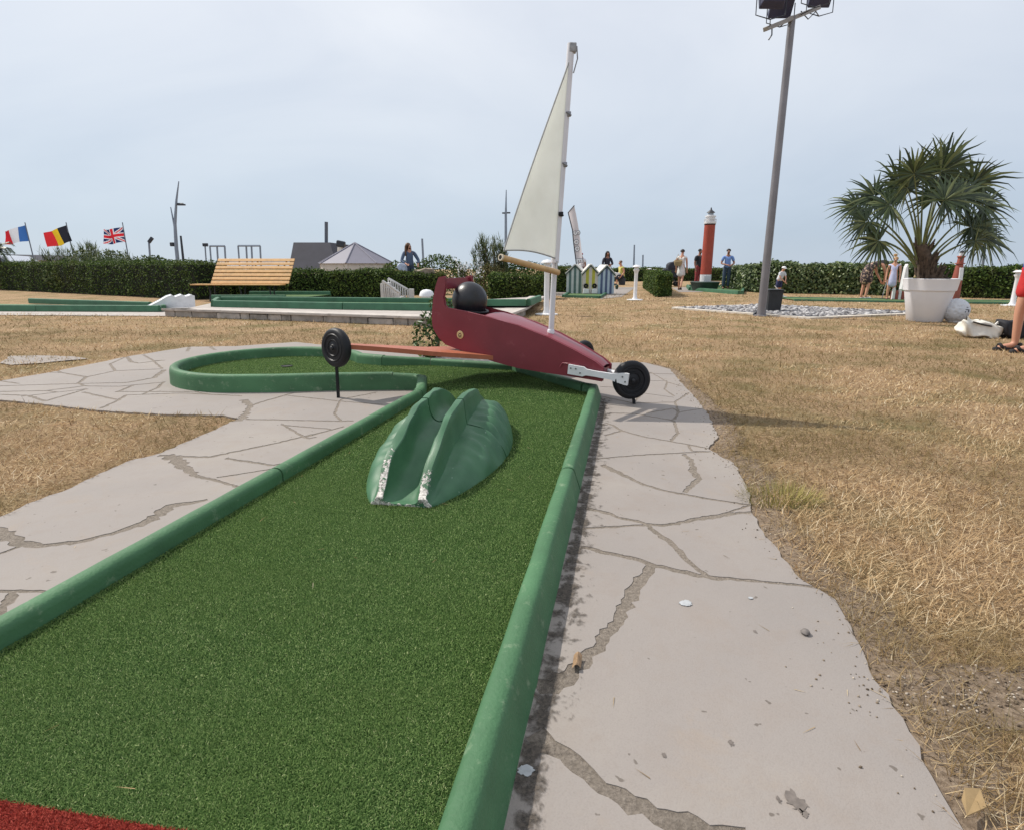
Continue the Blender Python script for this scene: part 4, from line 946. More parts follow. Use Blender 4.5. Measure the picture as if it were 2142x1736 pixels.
# ================================================================ hedges and bushes
HM = leafmat('hedge_leaves', [(0, srgb(40, 56, 28)), (.45, srgb(62, 82, 38)), (.8, srgb(84, 106, 48)), (1, srgb(122, 138, 72))], .6, .2, .15, (srgb(96, 92, 50), .9, .5, .72, .5))
HL = leafmat('broad_leaves', [(0, srgb(46, 62, 36)), (.4, srgb(76, 96, 54)), (.75, srgb(112, 130, 80)), (1, srgb(176, 186, 138))], .42, .22, .45)
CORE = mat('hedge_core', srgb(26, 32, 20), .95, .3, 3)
def hedge(label, a, b, depth, h, n, size, m=HM, h2=None, end_gap=0, name='hedge', grp=None, top_j=.05, direc=None):
    """box hedge: front line a-b on the ground, leaves on the faces, woody dark inside"""
    a, b = Vector((a[0], a[1])), Vector((b[0], b[1])); d = (b-a); L = d.length; d /= L
    nr = direc if direc is not None else Vector((-d.y, d.x))
    if direc is None and nr.y < 0: nr = -nr
    h2 = h if h2 is None else h2
    root = empty(name, ((a.x+b.x)/2, (a.y+b.y)/2, 0), label, 'hedge', grp)
    u = rng.uniform(0, 1, n); face = rng.uniform(size=n)
    hh = h+(h2-h)*u + top_j*(np.sin(u*L*3.1)+np.sin(u*L*7.7+1)+np.sin(u*L*1.3+2))*.5
    v = np.zeros(n); zz = np.zeros(n); N_ = np.zeros((n, 3))
    A1, A2, A3 = L*h, L*depth, .9*depth*(h+h2); At = A1+A2+A3; A1 = max(A1/At, .3); A2 = max(A2/At, .2); fr = face < A1; tp = (face >= A1) & (face < A1+A2); en = face >= A1+A2
    v[fr] = rng.normal(0, .05, fr.sum())-.05*np.maximum(0, np.sin(u[fr]*L*2.3)+np.sin(zz[fr]*0+u[fr]*L*5.1)); zz[fr] = rng.uniform(.03, 1, fr.sum())*hh[fr]; N_[fr] = [-nr.x, -nr.y, .25]
    v[tp] = rng.uniform(0, depth, tp.sum()); zz[tp] = hh[tp]+rng.normal(0, .035, tp.sum())+(rng.uniform(size=tp.sum()) < .04)*rng.uniform(0, .10, tp.sum()); N_[tp] = [0, 0, 1]
    s = rng.uniform(size=en.sum()) < .5; ue = np.where(s, 0, 1.0); u[en] = ue; v[en] = rng.uniform(0, depth, en.sum())
    zz[en] = rng.uniform(.03, 1, en.sum())*np.where(s, h, h2); N_[en] = np.stack([np.where(s, -d.x, d.x), np.where(s, -d.y, d.y), np.full(en.sum(), .2)], 1)
    uu = u*L+rng.normal(0, .03, n)
    P = np.stack([a.x+d.x*uu+nr.x*v, a.y+d.y*uu+nr.y*v, zz], 1)
    V, F = leaves(P, size, N_, .9, .6); mesh_np('foliage', V, F, m, root)
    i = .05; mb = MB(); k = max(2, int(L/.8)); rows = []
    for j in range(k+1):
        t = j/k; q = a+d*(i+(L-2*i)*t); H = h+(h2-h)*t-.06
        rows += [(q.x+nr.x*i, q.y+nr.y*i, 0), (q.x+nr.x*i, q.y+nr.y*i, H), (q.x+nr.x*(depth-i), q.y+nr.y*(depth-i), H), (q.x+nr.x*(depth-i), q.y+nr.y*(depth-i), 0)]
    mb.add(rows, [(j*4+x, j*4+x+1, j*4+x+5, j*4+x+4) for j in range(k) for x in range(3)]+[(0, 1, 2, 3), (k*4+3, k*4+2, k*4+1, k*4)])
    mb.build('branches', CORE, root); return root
def hh_at(px, py, p): # height whose top is seen at row py above the ground point p
    return gy(px, py, p.y).z
P1, P2 = gz(-60, 604), gz(412, 628)
hedge('long clipped dark green hedge along the left side, below the flags', P1, P2, 1.2, hh_at(60, 553, P1), 26000, .062, h2=hh_at(430, 551, P2))
P1, P2 = gz(424, 622.5), gz(604, 623.5)
hedge('dark clipped hedge section directly behind the wooden bench', P1, P2, .9, hh_at(500, 566, P1), 5000, .07)
P1, P2 = gz(600, 624), gz(818, 624.5)
hedge('clipped hedge in front of the grey pavilion roof, right of the bench', P1, P2, .9, hh_at(650, 571, P1), 9000, .07, h2=hh_at(800, 567, P2), grp=None)
P1, P2 = gz(822, 618), gz(925, 618); hedge('clipped hedge behind the white stair railing', P1, P2, .9, hh_at(850, 573.5, P1), 4200, .075)
P1, P2 = gz(1022, 626), gz(1146, 627); hedge('clipped hedge between the helmet and the mast', P1, P2, .9, hh_at(1080, 578.5, P1), 5200, .07)
P1, P2 = gz(1372, 622.5), gz(1403, 620.5); b0_, b1_ = gz(1372, 622.5), gz(1345, 603)
hedge('small bright green clipped hedge block right of the white bollard', P1, P2, (b1_-b0_).length, hh_at(1385, 577, P1), 15000, .07, HM, direc=V2(b1_-b0_).normalized())
P1, P2 = gz(1230, 590), gz(1540, 588); hedge('far dark hedge line behind the beach huts and the red lighthouse', P1, P2, 1.2, hh_at(1240, 563, P1), 7000, .11, h2=hh_at(1530, 564, P2))
P1, P2 = gz(1588, 613), gz(1900, 620); hedge('tall broad-leaved hedge behind the child and the palm', P1, P2, 1.6, hh_at(1600, 554, P1), 11500, .12, HL, h2=hh_at(1890, 557, P2), top_j=.06, name='hedge')
P3 = gz(1512, 604); hedge('broad-leaved hedge end receding behind the man in the blue shirt', P3, P1+Vector((-.05, 0, 0)), 1.4,  hh_at(1520, 562, P3), 8000, .12, HL, h2=hh_at(1580, 556, P1), direc=Vector((1, .05)).normalized())
P1, P2 = gz(1912, 621), gz(2230, 629); hedge('dark clipped hedge at the right edge, behind the right bollard', P1, P2, 1.5, hh_at(1960, 561, P1), 10000, .085, HM, h2=hh_at(2130, 562, P2))
P1, P2 = gz(1150, 612), gz(1196, 612); hedge('short dark hedge left of the striped beach huts', P1, P2, 1.2, hh_at(1170, 562, P1), 2600, .08)
P1, P2 = gz(2022, 594), gz(2300, 592); 
GREY = leafmat('grey_leaves', [(0, srgb(46, 60, 38)), (.5, srgb(76, 92, 58)), (1, srgb(124, 134, 96))], .6, .2, .15)
TAM = leafmat('tamarisk_leaves', [(0, srgb(50, 64, 40)), (.5, srgb(82, 96, 62)), (1, srgb(124, 130, 94))], .6, .3, .2)
GOLD = leafmat('golden_leaves', [(0, srgb(52, 58, 34)), (.5, srgb(86, 86, 52)), (1, srgb(130, 118, 78))], .6, .25, .2)
def bush(label, px0, px1, ytop, Y, m, n, size, seed=0, ratio=.5, name='bush', zb=.0):
    a, b = gy(px0, ytop, Y), gy(px1, ytop, Y); w = (b.x-a.x); h = a.z; k = max(1, int(round(w/(h*1.1)))); bl = []
    r = random.Random(seed)
    for i in range(k):
        hh = h*r.uniform(.78, 1.0) if i not in (k//2,) else h
        bl.append(((a.x+w*(i+.5)/k, Y+r.uniform(-.2, .2), hh*.52), (w/k*.68, .7, hh*.5), 1/k))
    return shrub(name, label, 'bush', bl, n, size, m, (a.x+w/2, Y), h*.6, None, ratio, min(5, max(3, k)))
bush('loose grey-green bushes behind the left hedge, below the lamp post', 96, 440, 535, 22.5, GREY, 7500, .12, 1)
bush('low bushes behind the left end of the hedge, under the British flag', 130, 270, 524, 24, TAM, 3600, .11, 2)
bush('rounded dark green bush behind the long-haired woman', 800, 962, 533, 24.0, HM, 4200, .11, 3)
bush('olive brown bushy shrub left of the mast, below the sail', 1000, 1052, 552, 20.2, GOLD, 2600, .075, 4)
bush('dark green bush under the boom, behind the clipped hedge', 1046, 1150, 548, 21.2, HM, 3400, .10, 5)
# feathery tamarisk tips
def feather(label, px0, px1, y0, y1, Y, n, m, L=.5, name='tamarisk'):
    a, b = gy(px0, y1, Y), gy(px1, y0, Y)
    root = empty(name, ((a.x+b.x)/2, Y, 0), label, 'tamarisk')
    k = max(6, int(n/70)); mb = MB(); Pn = []; Nn = []
    for i in range(k):
        x = rng.uniform(a.x, b.x); base = Vector((x+rng.normal(0, .1), Y+rng.normal(0, .25), 0)); mid = (a.x+b.x)/2; t = abs(x-mid)/(abs(b.x-a.x)/2)
        tip = Vector((x+(x-mid)*.35-.22*rng.uniform(.2, 1), base.y, b.z*(1-.28*t*t)*rng.uniform(.84, 1.05)))
        mb.tube([base, base.lerp(tip, .6)+Vector((.05, 0, 0)), tip], [.022, .012, .004], 5)
        s = rng.uniform(.35, 1, 70)
        for q in s:
            p = base.lerp(tip, q)+Vector((.05*math.sin(q*PI), 0, 0)); Pn.append((p.x+rng.normal(0, .05), p.y+rng.normal(0, .05), p.z)); 
    P = np.array(Pn); n_ = len(P)
    v, f = blades(P, rng.uniform(.08, .22, n_)*L/.3, np.full(n_, .022), rng.uniform(.2, 1.0, n_)); mesh_np('foliage', v, f, m, root)
    mb.build('stem', mat('stem_brown', (0, 0, 0)), root); return root
feather('feathery grey-green tamarisk standing below the tip of the boom', 1000, 1056, 492, 560, 20.6, 1900, TAM, .42)
feather('wispy tall grassy tamarisk behind the hedge under the Belgian flag', 110, 250, 512, 550, 25, 2400, TAM, .5)
# sparse white-flowering shrub with bare twigs
wb = empty('flowering_shrub', (gy(965, 600, 17).x, 17, 0), 'sparse twiggy shrub with white blossom behind the tail of the yacht', 'shrub')
mb = MB(); tips = []
for i in range(34):
    p = gy(940+rng.uniform(0, 62), 600, 17); t = gy(936+rng.uniform(0, 70), rng.uniform(548, 590), 17+rng.normal(0, .2)); p.z = 0
    mb.tube([p, p.lerp(t, .6)+Vector((rng.normal(0, .06), 0, 0)), t], [.016, .009, .004], 5); tips.append(t)
mb.build('stem', mat('dark_twigs', srgb(52, 46, 42), .9, .2, 20), wb)
P = np.array([(t.x+rng.normal(0, .09), t.y+rng.normal(0, .1), t.z+rng.normal(0, .08)) for t in tips for _ in range(6)])
v, f = leaves(P, .065, None, 1, .8); mesh_np('blossom', v, f, leafmat('white_blossom', [(0, srgb(196, 200, 206)), (1, srgb(238, 240, 242))], .7, .3, .2), wb)
P = np.array([(t.x+rng.normal(0, .12), t.y+rng.normal(0, .1), t.z*rng.uniform(.3, 1)) for t in tips for _ in range(26)]); v, f = leaves(P, .07, None, 1, .5); mesh_np('foliage', v, f, HM, wb)

# ================================================================ wooden lounge bench
by = 17.4
WOOD = mat('bench_wood', srgb(208, 162, 102), .5, .12, 8, .15, 60)
IRON = mat('dark_iron', srgb(42, 44, 46), .5, .2, 10)
bench = empty('bench', (gy(500, 620, by).x, by, 0), 'varnished slatted wooden bench with a high reclined back in front of the hedge', 'bench')
mb = MB(); s0, s1 = gy(402, 591, by), gy(566, 597, by); 
L0, R0 = gy(400, 590.5, by), gy(592, 595.5, by)
rz_ = math.atan2(.0, 1)
ex_ = Vector((R0.x-L0.x, .55*0-.9, 0)).normalized()
A_ = Vector((gy(396, 591, 16.7).x, 16.7, 0)); ex_ = Vector((1, -.10, 0)).normalized(); ey_ = Vector((.10, 1, 0)).normalized(); BL = 2.66
def bpt(x, y, z): return A_+ex_*x+ey_*y+Vector((0, 0, z))
RMb = Matrix((ex_, ey_, Vector((0, 0, 1)))).transposed()
for k in range(3): MB().box(bpt(BL/2, .06+k*.135, .47+.0*k), (BL, .12, .032), RMb, bevel=.006).build('seat_slat', WOOD, bench)
for k in range(7):
    t = k/6; zc_ = .53+.62*t; yy = .42+.46*t; 
    RB_ = RMb @ Matrix.Rotation(math.radians(36), 3, 'X').inverted()
    MB().box(bpt(BL/2+.24, yy, zc_), (BL-.30, .028, .094), RMb@Matrix.Rotation(math.radians(-36), 3, 'X'), bevel=.005).build('back_slat', WOOD, bench)
for x in (.5, 1.42, 2.3):
    mb = MB(); mb.tube([bpt(x, .08, 0), bpt(x, .16, .24), bpt(x, .1, .45)], .022, 8); mb.build('leg', IRON, bench)
    mb = MB(); mb.tube([bpt(x+.08, .62, 0), bpt(x, .36, .2), bpt(x, .4, .45), bpt(x+.2, .9, 1.12)], .022, 8); mb.build('back_support', IRON, bench)
# ================================================================ buildings beyond the hedge
SLATE = mat('dark_slate', srgb(56, 56, 66), .75, .1, 2, .2, 20)
Y = 34.0
house = empty('house', (gy(650, 560, Y).x, Y, 0), 'beach building with a steep dark slate mansard roof behind the bench', 'building')
A = [gy(604, 566, Y), gy(700, 566, Y), gy(690, 508, Y+1.4), gy(614, 508, Y+1.4)]
dv = Vector((0, 5, 0)); mb = MB(); C2 = [A[0]+dv+Vector((0, 1.4, 0)), A[1]+dv+Vector((0, 1.4, 0)), A[2]+dv, A[3]+dv]
A[0] = gy(602, 572, Y); A[1] = gy(709, 572, Y)
mb.add(A+C2, [(0, 1, 2, 3), (5, 4, 7, 6), (1, 5, 6, 2), (4, 0, 3, 7), (3, 2, 6, 7)]); mb.build('roof', SLATE, house)
mb = MB(); c = (A[0]+A[1]+C2[0]+C2[1])/4; mb.box((c.x, c.y+.1, A[0].z/2), (A[1].x-A[0].x-.3, 6.0, A[0].z)); mb.build('wall', mat('render_white', srgb(214, 212, 206), .8, .06, 2), house)
mb = MB(); sg = [gy(692, 572, Y-.1), gy(720, 572, Y-.1), gy(698, 549, Y-.1)]; mb.prism(sg, (0, .08, 0)); 
mb = MB(); p0 = gy(682.5, 520, Y+2); p1 = gy(682.5, 465, Y+2); mb.tube([p0, p1], .10, 10); mb.build('flue_pipe', mat('grey_metal', srgb(96, 104, 116), .5, .1, 5, metal=.3), house)
for px in (606, 612): pass
pav = empty('pavilion', (gy(742, 560, 26).x, 26, 0), 'white bandstand with a grey eight-sided tent roof behind the middle hedge', 'pavilion')
Y = 26.0; ap = gy(742, 509, Y); ez = gy(742, 552, Y).z; rad = (gy(822, 552, Y).x-gy(664, 552, Y).x)/2
ROOFG = mat('zinc_roof', srgb(118, 116, 128), .6, .05, 2, .1, 10)
mb = MB(); n8 = 8; ring = [Vector((ap.x+rad*math.cos(PI/8*0+2*PI*k/n8-PI/2), Y+rad*math.sin(2*PI*k/n8-PI/2), ez)) for k in range(n8)]
mb.add([ap]+ring, [(0, 1+k, 1+(k+1) % n8) for k in range(n8)]+[tuple(range(n8, 0, -1))])
roof = mb.build('roof', ROOFG, pav)
for k in range(n8): MB().tube([ap+Vector((0, 0, .01)), ring[k]+Vector((0, 0, .01))], .03, 6).build('ridge_cap', mat('ridge_zinc', srgb(128, 126, 138), .5, .05), roof)
VW = mat('valance_white', srgb(206, 200, 192), .7, .05, 4)
for k in range(n8):
    p, q = ring[k].lerp(ap, .06), ring[(k+1) % n8].lerp(ap, .06); p.z = q.z = ez; H = .30
    pts = []; m_ = 22
    for i in range(m_+1):
        t = i/m_; zz = -H-.16*abs(math.sin(t*PI*1.0+PI/2))**6 - .04*abs(math.sin(t*PI*9))
        pts.append(p.lerp(q, t)+Vector((0, 0, zz)))
    inw = (Vector((ap.x, Y, ez))-(p+q)/2).normalized()*.05
    MB().prism([p]+pts+[q], inw).build('valance', VW, pav)
    pp = ring[k].lerp(ap, .08); MB().box((pp.x, pp.y, ez/2), (.11, .11, ez)).build('post', VW, pav)
# white stair with balustrade
YS = 16.6
stair = empty('stair_railing', (gy(840, 620, YS).x, YS, 0), 'white balustrade of a short stair stepping down to the right behind the terrace', 'railing')
RW = mat('rail_white', srgb(200, 200, 198), .6, .06, 6)
for (x0, y0, x1, y1, dy) in ((812, 583, 852, 606, .9), (800, 588, 834, 612, 0)):
    Yq = YS+dy; t0, t1 = gy(x0, y0, Yq), gy(x1, y1, Yq); MB().tube([t0, t1], .035, 6).build('handrail', RW, stair)
    for k in range(9):
        p = t0.lerp(t1, k/8); MB().box((p.x, p.y, (p.z+.08)/2+.0), (.035, .035, p.z-.08)).build('baluster', RW, stair)
for px, dy in ((860, .9),):
    t = gy(px, 605, YS+dy); MB().box((t.x, t.y, t.z/2), (.15, .15, t.z), bevel=.01).build('newel_post', RW, stair)
mb = MB(); 
for k in range(4):
    t = gy(836-9*k, 616, YS+.45); hgt = .12+.13*k; MB().box((t.x, t.y, hgt/2), (.16, .86, hgt)).build('step', RW, stair)
# ================================================================ flags
POLE = mat('pole_grey', srgb(120, 128, 140), .45, .1, 6, metal=.3)
def cloth(col, nm): return leafmat(nm, [(0, col), (1, col)], .8, .5, .1)
FB, FWt, FR, FK, FY_, FRD, UB = cloth(srgb(66, 112, 180), 'flag_blue'), cloth(srgb(218, 222, 230), 'flag_white'), cloth(srgb(214, 50, 62), 'flag_red'), cloth(srgb(48, 50, 60), 'flag_black'), cloth(srgb(232, 196, 56), 'flag_yellow'), cloth(srgb(220, 58, 66), 'flag_scarlet'), cloth(srgb(40, 56, 104), 'flag_navy')
def flag(label, base, tip, corners, Y, mats, mfn, seed, grp='flags on leaning poles'):
    """corners: hoist top, hoist bottom, fly bottom, fly top as image points"""
    b = gy(*base, Y); b.z = 0; t = gy(*tip, Y)
    root = empty('flag', (b.x, Y, 0), label, 'flag', grp)
    MB().tube([b, t], [.03, .02], 8).build('flagpole', POLE, root)
    c = [gy(*p, Y-.02) for p in corners]
    def fn(u, v):
        p = c[0].lerp(c[3], u).lerp(c[1].lerp(c[2], u), v)
        return p+Vector((0, .13*math.sin(u*7+seed+v*1.5)*u**.5, .05*math.sin(u*6+seed)*u))
    mb = MB(); mb.grid(fn, 48, 32, 0, True, mfn); mb.build('cloth', mats, root); return root
def tri(u, v): return 0 if u < 1/3 else (1 if u < 2/3 else 2)
def jack(u, v):
    x, y = (u-.5)*5, (v-.5)*3
    if abs(x) < .3 or abs(y) < .3: return 2
    if abs(x) < .5 or abs(y) < .5: return 1
    d = abs(abs(y)-abs(x)*.6)/1.166
    if d < .11: return 2
    if d < .30: return 1
    return 0
flag('French tricolour on the leftmost leaning flagpole', (74, 548), (52, 466), [(52, 472), (62, 505), (8, 512), (6, 485)], 27, [FB, FWt, FR], tri, .5)
flag('black, yellow and red Belgian flag on the middle leaning pole', (158, 545), (138, 466), [(138, 472), (151, 505), (104, 520), (90, 490)], 27, [FK, FY_, FRD], tri, 2.2)
flag('British Union flag on the rightmost leaning flagpole', (270, 545), (256, 466), [(256, 476), (264, 507), (217, 512), (213, 482)], 27, [UB, FWt, FR], jack, 1.1)
# ================================================================ lamp posts, poles and frames on the horizon
LG = mat('lamp_grey', srgb(132, 144, 160), .45, .08, 3, metal=.3); LD = mat('lamp_dark', srgb(46, 52, 62), .5, .1)
def pole(name, label, cat, pts, Y, r, m=None, grp=None):
    q = [gy(*p, Y) for p in pts]; q[0].z = 0; root = empty(name, (q[0].x, Y, 0), label, cat, grp)
    MB().tube(q, r, 8).build('post', m or LG, root); return root
r_ = pole('street_lamp', 'tall curved street lamp with one arm and a leaning strut behind the left hedge', 'street lamp', [(371, 552), (369, 520), (366, 470), (369, 420), (374, 380)], 40, [.13, .12, .1, .07, .03])
q0, q1 = gy(368.5, 427, 40), gy(383, 428, 40); MB().tube([q0, q1], [.05, .08], 8).build('lamp_arm', LD, r_); MB().box(q1-Vector((.12, 0, .03)), (.5, .2, .10), None, bevel=.03).build('lamp_head', LD, r_)
q0, q1 = gy(366, 480, 40), gy(357, 434, 40); MB().tube([q0, q1], [.07, .03], 8).build('strut', LG, r_)
q0 = gy(365, 512, 40); MB().box(q0-Vector((.15, 0, 0)), (.24, .22, .26), None, bevel=.04).build('speaker', LD, r_)
r_ = pole('floodlight_post', 'small post with one tilted dark floodlight behind the left hedge', 'floodlight', [(311, 552), (311.5, 506)], 32, .05); q = gy(315, 503, 32); MB().box(q, (.16, .12, .34), Matrix.Rotation(.75, 4, 'Y'), bevel=.02).build('lamp_head', LD, r_)
r_ = pole('camera_post', 'slim post with a black box on top, left of the white goal frames', 'post', [(429, 552), (429, 516)], 34, .04); MB().box(gy(429.5, 513, 34), (.26, .2, .18), None, bevel=.03).build('camera', LD, r_)
pole('mast', 'thick short leaning grey pole right of the curved street lamp', 'pole', [(383, 552), (378, 494)], 38, [.09, .06], LD)
for (x0, x1, yt, lab, nn) in ((439, 470, 515.5, 'pale grey tubular frame above the left end of the bench', (439, 454, 470)), (498, 544, 515, 'pale grey tubular frame above the middle of the bench', (498, 515, 526, 544))):
    Y = 42; root = empty('goal_frame', (gy(x0, 550, Y).x, Y, 0), lab, 'frame', 'tubular frames on the beach')
    MB().tube([gy(x0, yt, Y), gy(x1, yt, Y)], .07, 6).build('crossbar', LG, root)
    for x in nn: a = gy(x, yt, Y); a2 = gy(x+(1.5 if x == x0 else 0), 552, Y); a2.z = 0; MB().tube([a2, a], .06, 6).build('upright', LG, root)
pole('mast', 'thin dark pole right of the long-haired woman', 'pole', [(886, 545), (883, 500)], 36, [.07, .06], LG)
pole('mast', 'slim grey pole in the shrub left of the sail', 'pole', [(1034, 550), (1033, 512)], 36, [.09, .07], LG)
r_ = pole('street_lamp', 'tall thin double-armed street lamp left of the sail', 'street lamp', [(1058, 560), (1058, 450), (1059, 398)], 45, [.13, .09, .03]); MB().box(gy(1054, 446.5, 45), (.26, .14, .1), None, bevel=.02).build('lamp_head', LD, r_); MB().box(gy(1064, 446, 45), (.26, .14, .1), None, bevel=.02).build('lamp_head', LD, r_)
pole('mast', 'taller of two thin masts above the far hedge, beside the white bollard', 'pole', [(1326, 566), (1327, 513)], 40, [.07, .05], LG)
pole('mast', 'shorter of two thin masts, right of the white bollard', 'pole', [(1345, 566), (1345, 534)], 40, [.06, .05], LG)
r_ = pole('floodlight_post', 'thin lamp post seen through the right fronds of the palm', 'floodlight', [(2055, 575), (2062, 496), (2063, 480)], 30, [.06, .05, .04]); MB().box(gy(2070, 517, 30), (.12, .12, .2), None, bevel=.03).build('lamp_head', LD, r_)
MB().tube([gy(2063, 500, 30), gy(2069, 512, 30)], .02, 6).build('lamp_arm', LD, r_)
r_ = pole('camera_post', 'white stubby post with a dark cap beside the pavilion roof', 'post', [(709, 566), (711, 518)], 30, [.14, .12], mat('render_white', (0, 0, 0))); MB().box(gy(713, 511, 30), (.42, .3, .3), Matrix.Rotation(.2, 4, 'Y'), bevel=.06).build('camera', LD, r_)
# ================================================================ floodlight mast in front
fb = gz(1592, 662); FY = fb.y
ft = gy(1657, 36, FY)
mast_f = empty('floodlight_mast', (fb.x, FY, 0), 'tall grey floodlight pole with dark lamps on a crossbar, beside the pebble bed', 'floodlight')
GALV = mat('galvanised', srgb(128, 126, 130), .45, .1, 3, .1, 40, metal=.35)
MB().tube([Vector((fb.x, FY, 0)), ft], [.080, .062], 18).build('pole', GALV, mast_f)
MB().lathe([(.15, 0), (.15, .02), (.09, .03), (.085, .12)], 16, Matrix.Translation((fb.x, FY, 0))).build('base_plate', GALV, mast_f)
c0, c1 = gy(1601, 62, FY-.35), gy(1712, 17, FY+.35); cd_ = (c1-c0).normalized()
ct_ = cd_.to_track_quat('X', 'Z').to_matrix()
MB().box((c0+c1)/2, ((c1-c0).length, .10, .07), ct_, bevel=.008).build('crossbar', mat('bar_pale', srgb(150, 146, 142), .5, .1, 5, metal=.2), mast_f)
for i, k in enumerate((0.08, .40, .62, .92)):
    p = c0.lerp(c1, k); dy = -.34 if i in (0, 2) else .30
    q = p+Vector((-.14 if i == 0 else .12*(i-1), dy, .10))
    lp_ = MB(); RX = Matrix.Rotation(math.radians(-62), 3, 'X')@Matrix.Rotation(math.radians(10*(i-1.5)), 3, 'Z')
    ctr = q+Vector((-.02, -.02, .28)); lp_.box(ctr, (.42, .46, .16), Matrix.Rotation(math.radians(70 if dy < 0 else -60), 3, 'X'), 0, .86, .02)
    fl = lp_.build('floodlight', mat('lamp_housing', srgb(50, 52, 78), .5, .1), mast_f)
    MB().box(ctr+Vector((0, -.084 if dy < 0 else .09, .03)), (.34, .36, .02), Matrix.Rotation(math.radians(70 if dy < 0 else -60), 3, 'X'), bevel=.006).build('lens', mat('lamp_glass', srgb(150, 148, 152), .15, .05, spec=.6), fl)
    mb = MB(); w = .25; mb.tube([ctr+Vector((-w, 0, .0)), ctr+Vector((-w, -.02, -.33)), q+Vector((0, 0, -.10))], .010, 6); mb.tube([ctr+Vector((w, 0, 0)), ctr+Vector((w, -.02, -.33)), q+Vector((0, 0, -.10)), p], .010, 6)
    mb.build('bracket', LD, fl)
mb = MB(); q = c0.lerp(c1, .12); mb.tube([q, q+Vector((.0, -.03, -.14)), q+Vector((-.05, -.03, -.22))], .012, 6); mb.build('cable', LD, mast_f)
mb = MB(); q = c0.lerp(c1, .8); mb.tube([q+Vector((-.15, -.03, 0)), q+Vector((0, -.03, -.13)), q+Vector((.13, -.03, 0))], .01, 6); mb.build('cable', LD, mast_f)
sp = gz(1581, 661); mb = MB(); mb.box((sp.x, sp.y, .06), (.05, .05, .14), Matrix.Rotation(.8, 4, 'Y'), bevel=.008); mb.tube([(sp.x-.03, sp.y, 0), (sp.x-.02, sp.y, .05)], .008, 6)
tag(mb.build('spotlight', LD), 'small tilted black ground spotlight at the foot of the floodlight pole', 'spotlight')
# ================================================================ pebble bed
bed = [V2(gz(*p)) for p in ((1414, 646.5), (1690, 667), (1925, 657.5), (1600, 640.5))]
bedr = empty('pebble_bed', (sum(p.x for p in bed)/4, sum(p.y for p in bed)/4, 0), 'flat bed of white pebbles with a pale concrete border between pole and planter', 'pebble bed')
sweep(MB(), [bed[0], bed[1], bed[2], bed[3], bed[0]], [(0, 0), (0, .035), (.16, .035), (.16, 0)], 0, 1).build('border', mat('border_concrete', srgb(206, 198, 186), .85, .08, 5, .3, 40), bedr)
MB().add([(p.x, p.y, .008) for p in bed], [(0, 1, 2, 3)]).build('sand', mat('bed_dark', srgb(96, 92, 90), .95, .2, 20), bedr)
n = 4200; xs = [p.x for p in bed]; ys = [p.y for p in bed]
P = np.stack([rng.uniform(min(xs), max(xs), n*3), rng.uniform(min(ys), max(ys), n*3)], 1); P = P[inside(P, bed)][:n]; n = len(P)
ico = bmesh.new(); bmesh.ops.create_icosphere(ico, subdivisions=1, radius=1); iv = np.array([v.co for v in ico.verts]); ifc = np.array([[v.index for v in f.verts] for f in ico.faces]); ico.free()
sc = rng.uniform(.025, .075, (n, 1, 1))*rng.uniform(.6, 1.2, (n, 1, 3)); sc[:, :, 2] *= .6; ang_ = rng.uniform(0, 6.28, n); ca, sa = np.cos(ang_), np.sin(ang_)
Vp = iv[None]*sc; Vp = np.stack([Vp[..., 0]*ca[:, None]-Vp[..., 1]*sa[:, None], Vp[..., 0]*sa[:, None]+Vp[..., 1]*ca[:, None], Vp[..., 2]], 2)+np.concatenate([P, rng.uniform(.005, .03, (n, 1))], 1)[:, None]
po = mesh_np('pebbles', Vp.reshape(-1, 3), (ifc[None]+(np.arange(n)*len(iv))[:, None, None]).reshape(-1, 3), leafmat('pebble_stone', [(0, srgb(66, 64, 66)), (.4, srgb(122, 120, 122)), (.75, srgb(160, 158, 158)), (1, srgb(200, 198, 198))], .7, 0, .3), bedr); po['kind'] = 'stuff'
# bin
bp_ = gz(1613, 654); bn = empty('litter_bin', (bp_.x, bp_.y, 0), 'small black bin standing in the pebbles right behind the floodlight pole', 'bin')
BINM = mat('bin_black', srgb(40, 43, 46), .5, .15, 10)
MB().box((bp_.x, bp_.y, .24), (.28, .28, .46), None, 0, 1.12, .012).build('body', BINM, bn); MB().box((bp_.x, bp_.y, .485), (.34, .34, .03), None, 0, 1, .01).build('lid', BINM, bn)
# bollards
def bollard(label, px, py, h, r=.05):
    b = gz(px, py); root = empty('bollard_light', (b.x, b.y, 0), label, 'bollard light', 'white bollard lights on the lawn'); k = h
    MB().lathe([(.24, 0), (.24, .02), (.08, .035), (r*1.05, .10), (r, k*.74), (r*1.2, k*.80), (r*1.7, k*.84), (r*1.7, k*.87)], 20, Matrix.Translation((b.x, b.y, 0))).build('post', WHITEP, root)
    MB().lathe([(r*1.3, k*.87), (r*1.3, k*.93)], 16, Matrix.Translation((b.x, b.y, 0))).build('lamp', mat('lamp_opal', srgb(214, 216, 218), .3, .04), root)
    MB().lathe([(r*2.3, k*.93), (r*2.4, k*.945), (r*1.5, k*.985), (.0001, k)], 20, Matrix.Translation((b.x, b.y, 0))).build('cap', WHITEP, root)
bollard('white bollard light right behind the lower mast of the yacht', 1143, 659, 1.12, .055)
bollard('white bollard light standing alone between the beach huts and the small hedge block', 1328, 628.5, 1.02, .052)
bollard('white bollard light beside the red shorts at the right edge', 2117, 640.5, .89, .055)
bollard('left one of two distant white bollard lights above the small hedge block', 1356, 596, .86, .06)
bollard('right one of two distant white bollard lights above the small hedge block', 1367, 596, .80, .07)
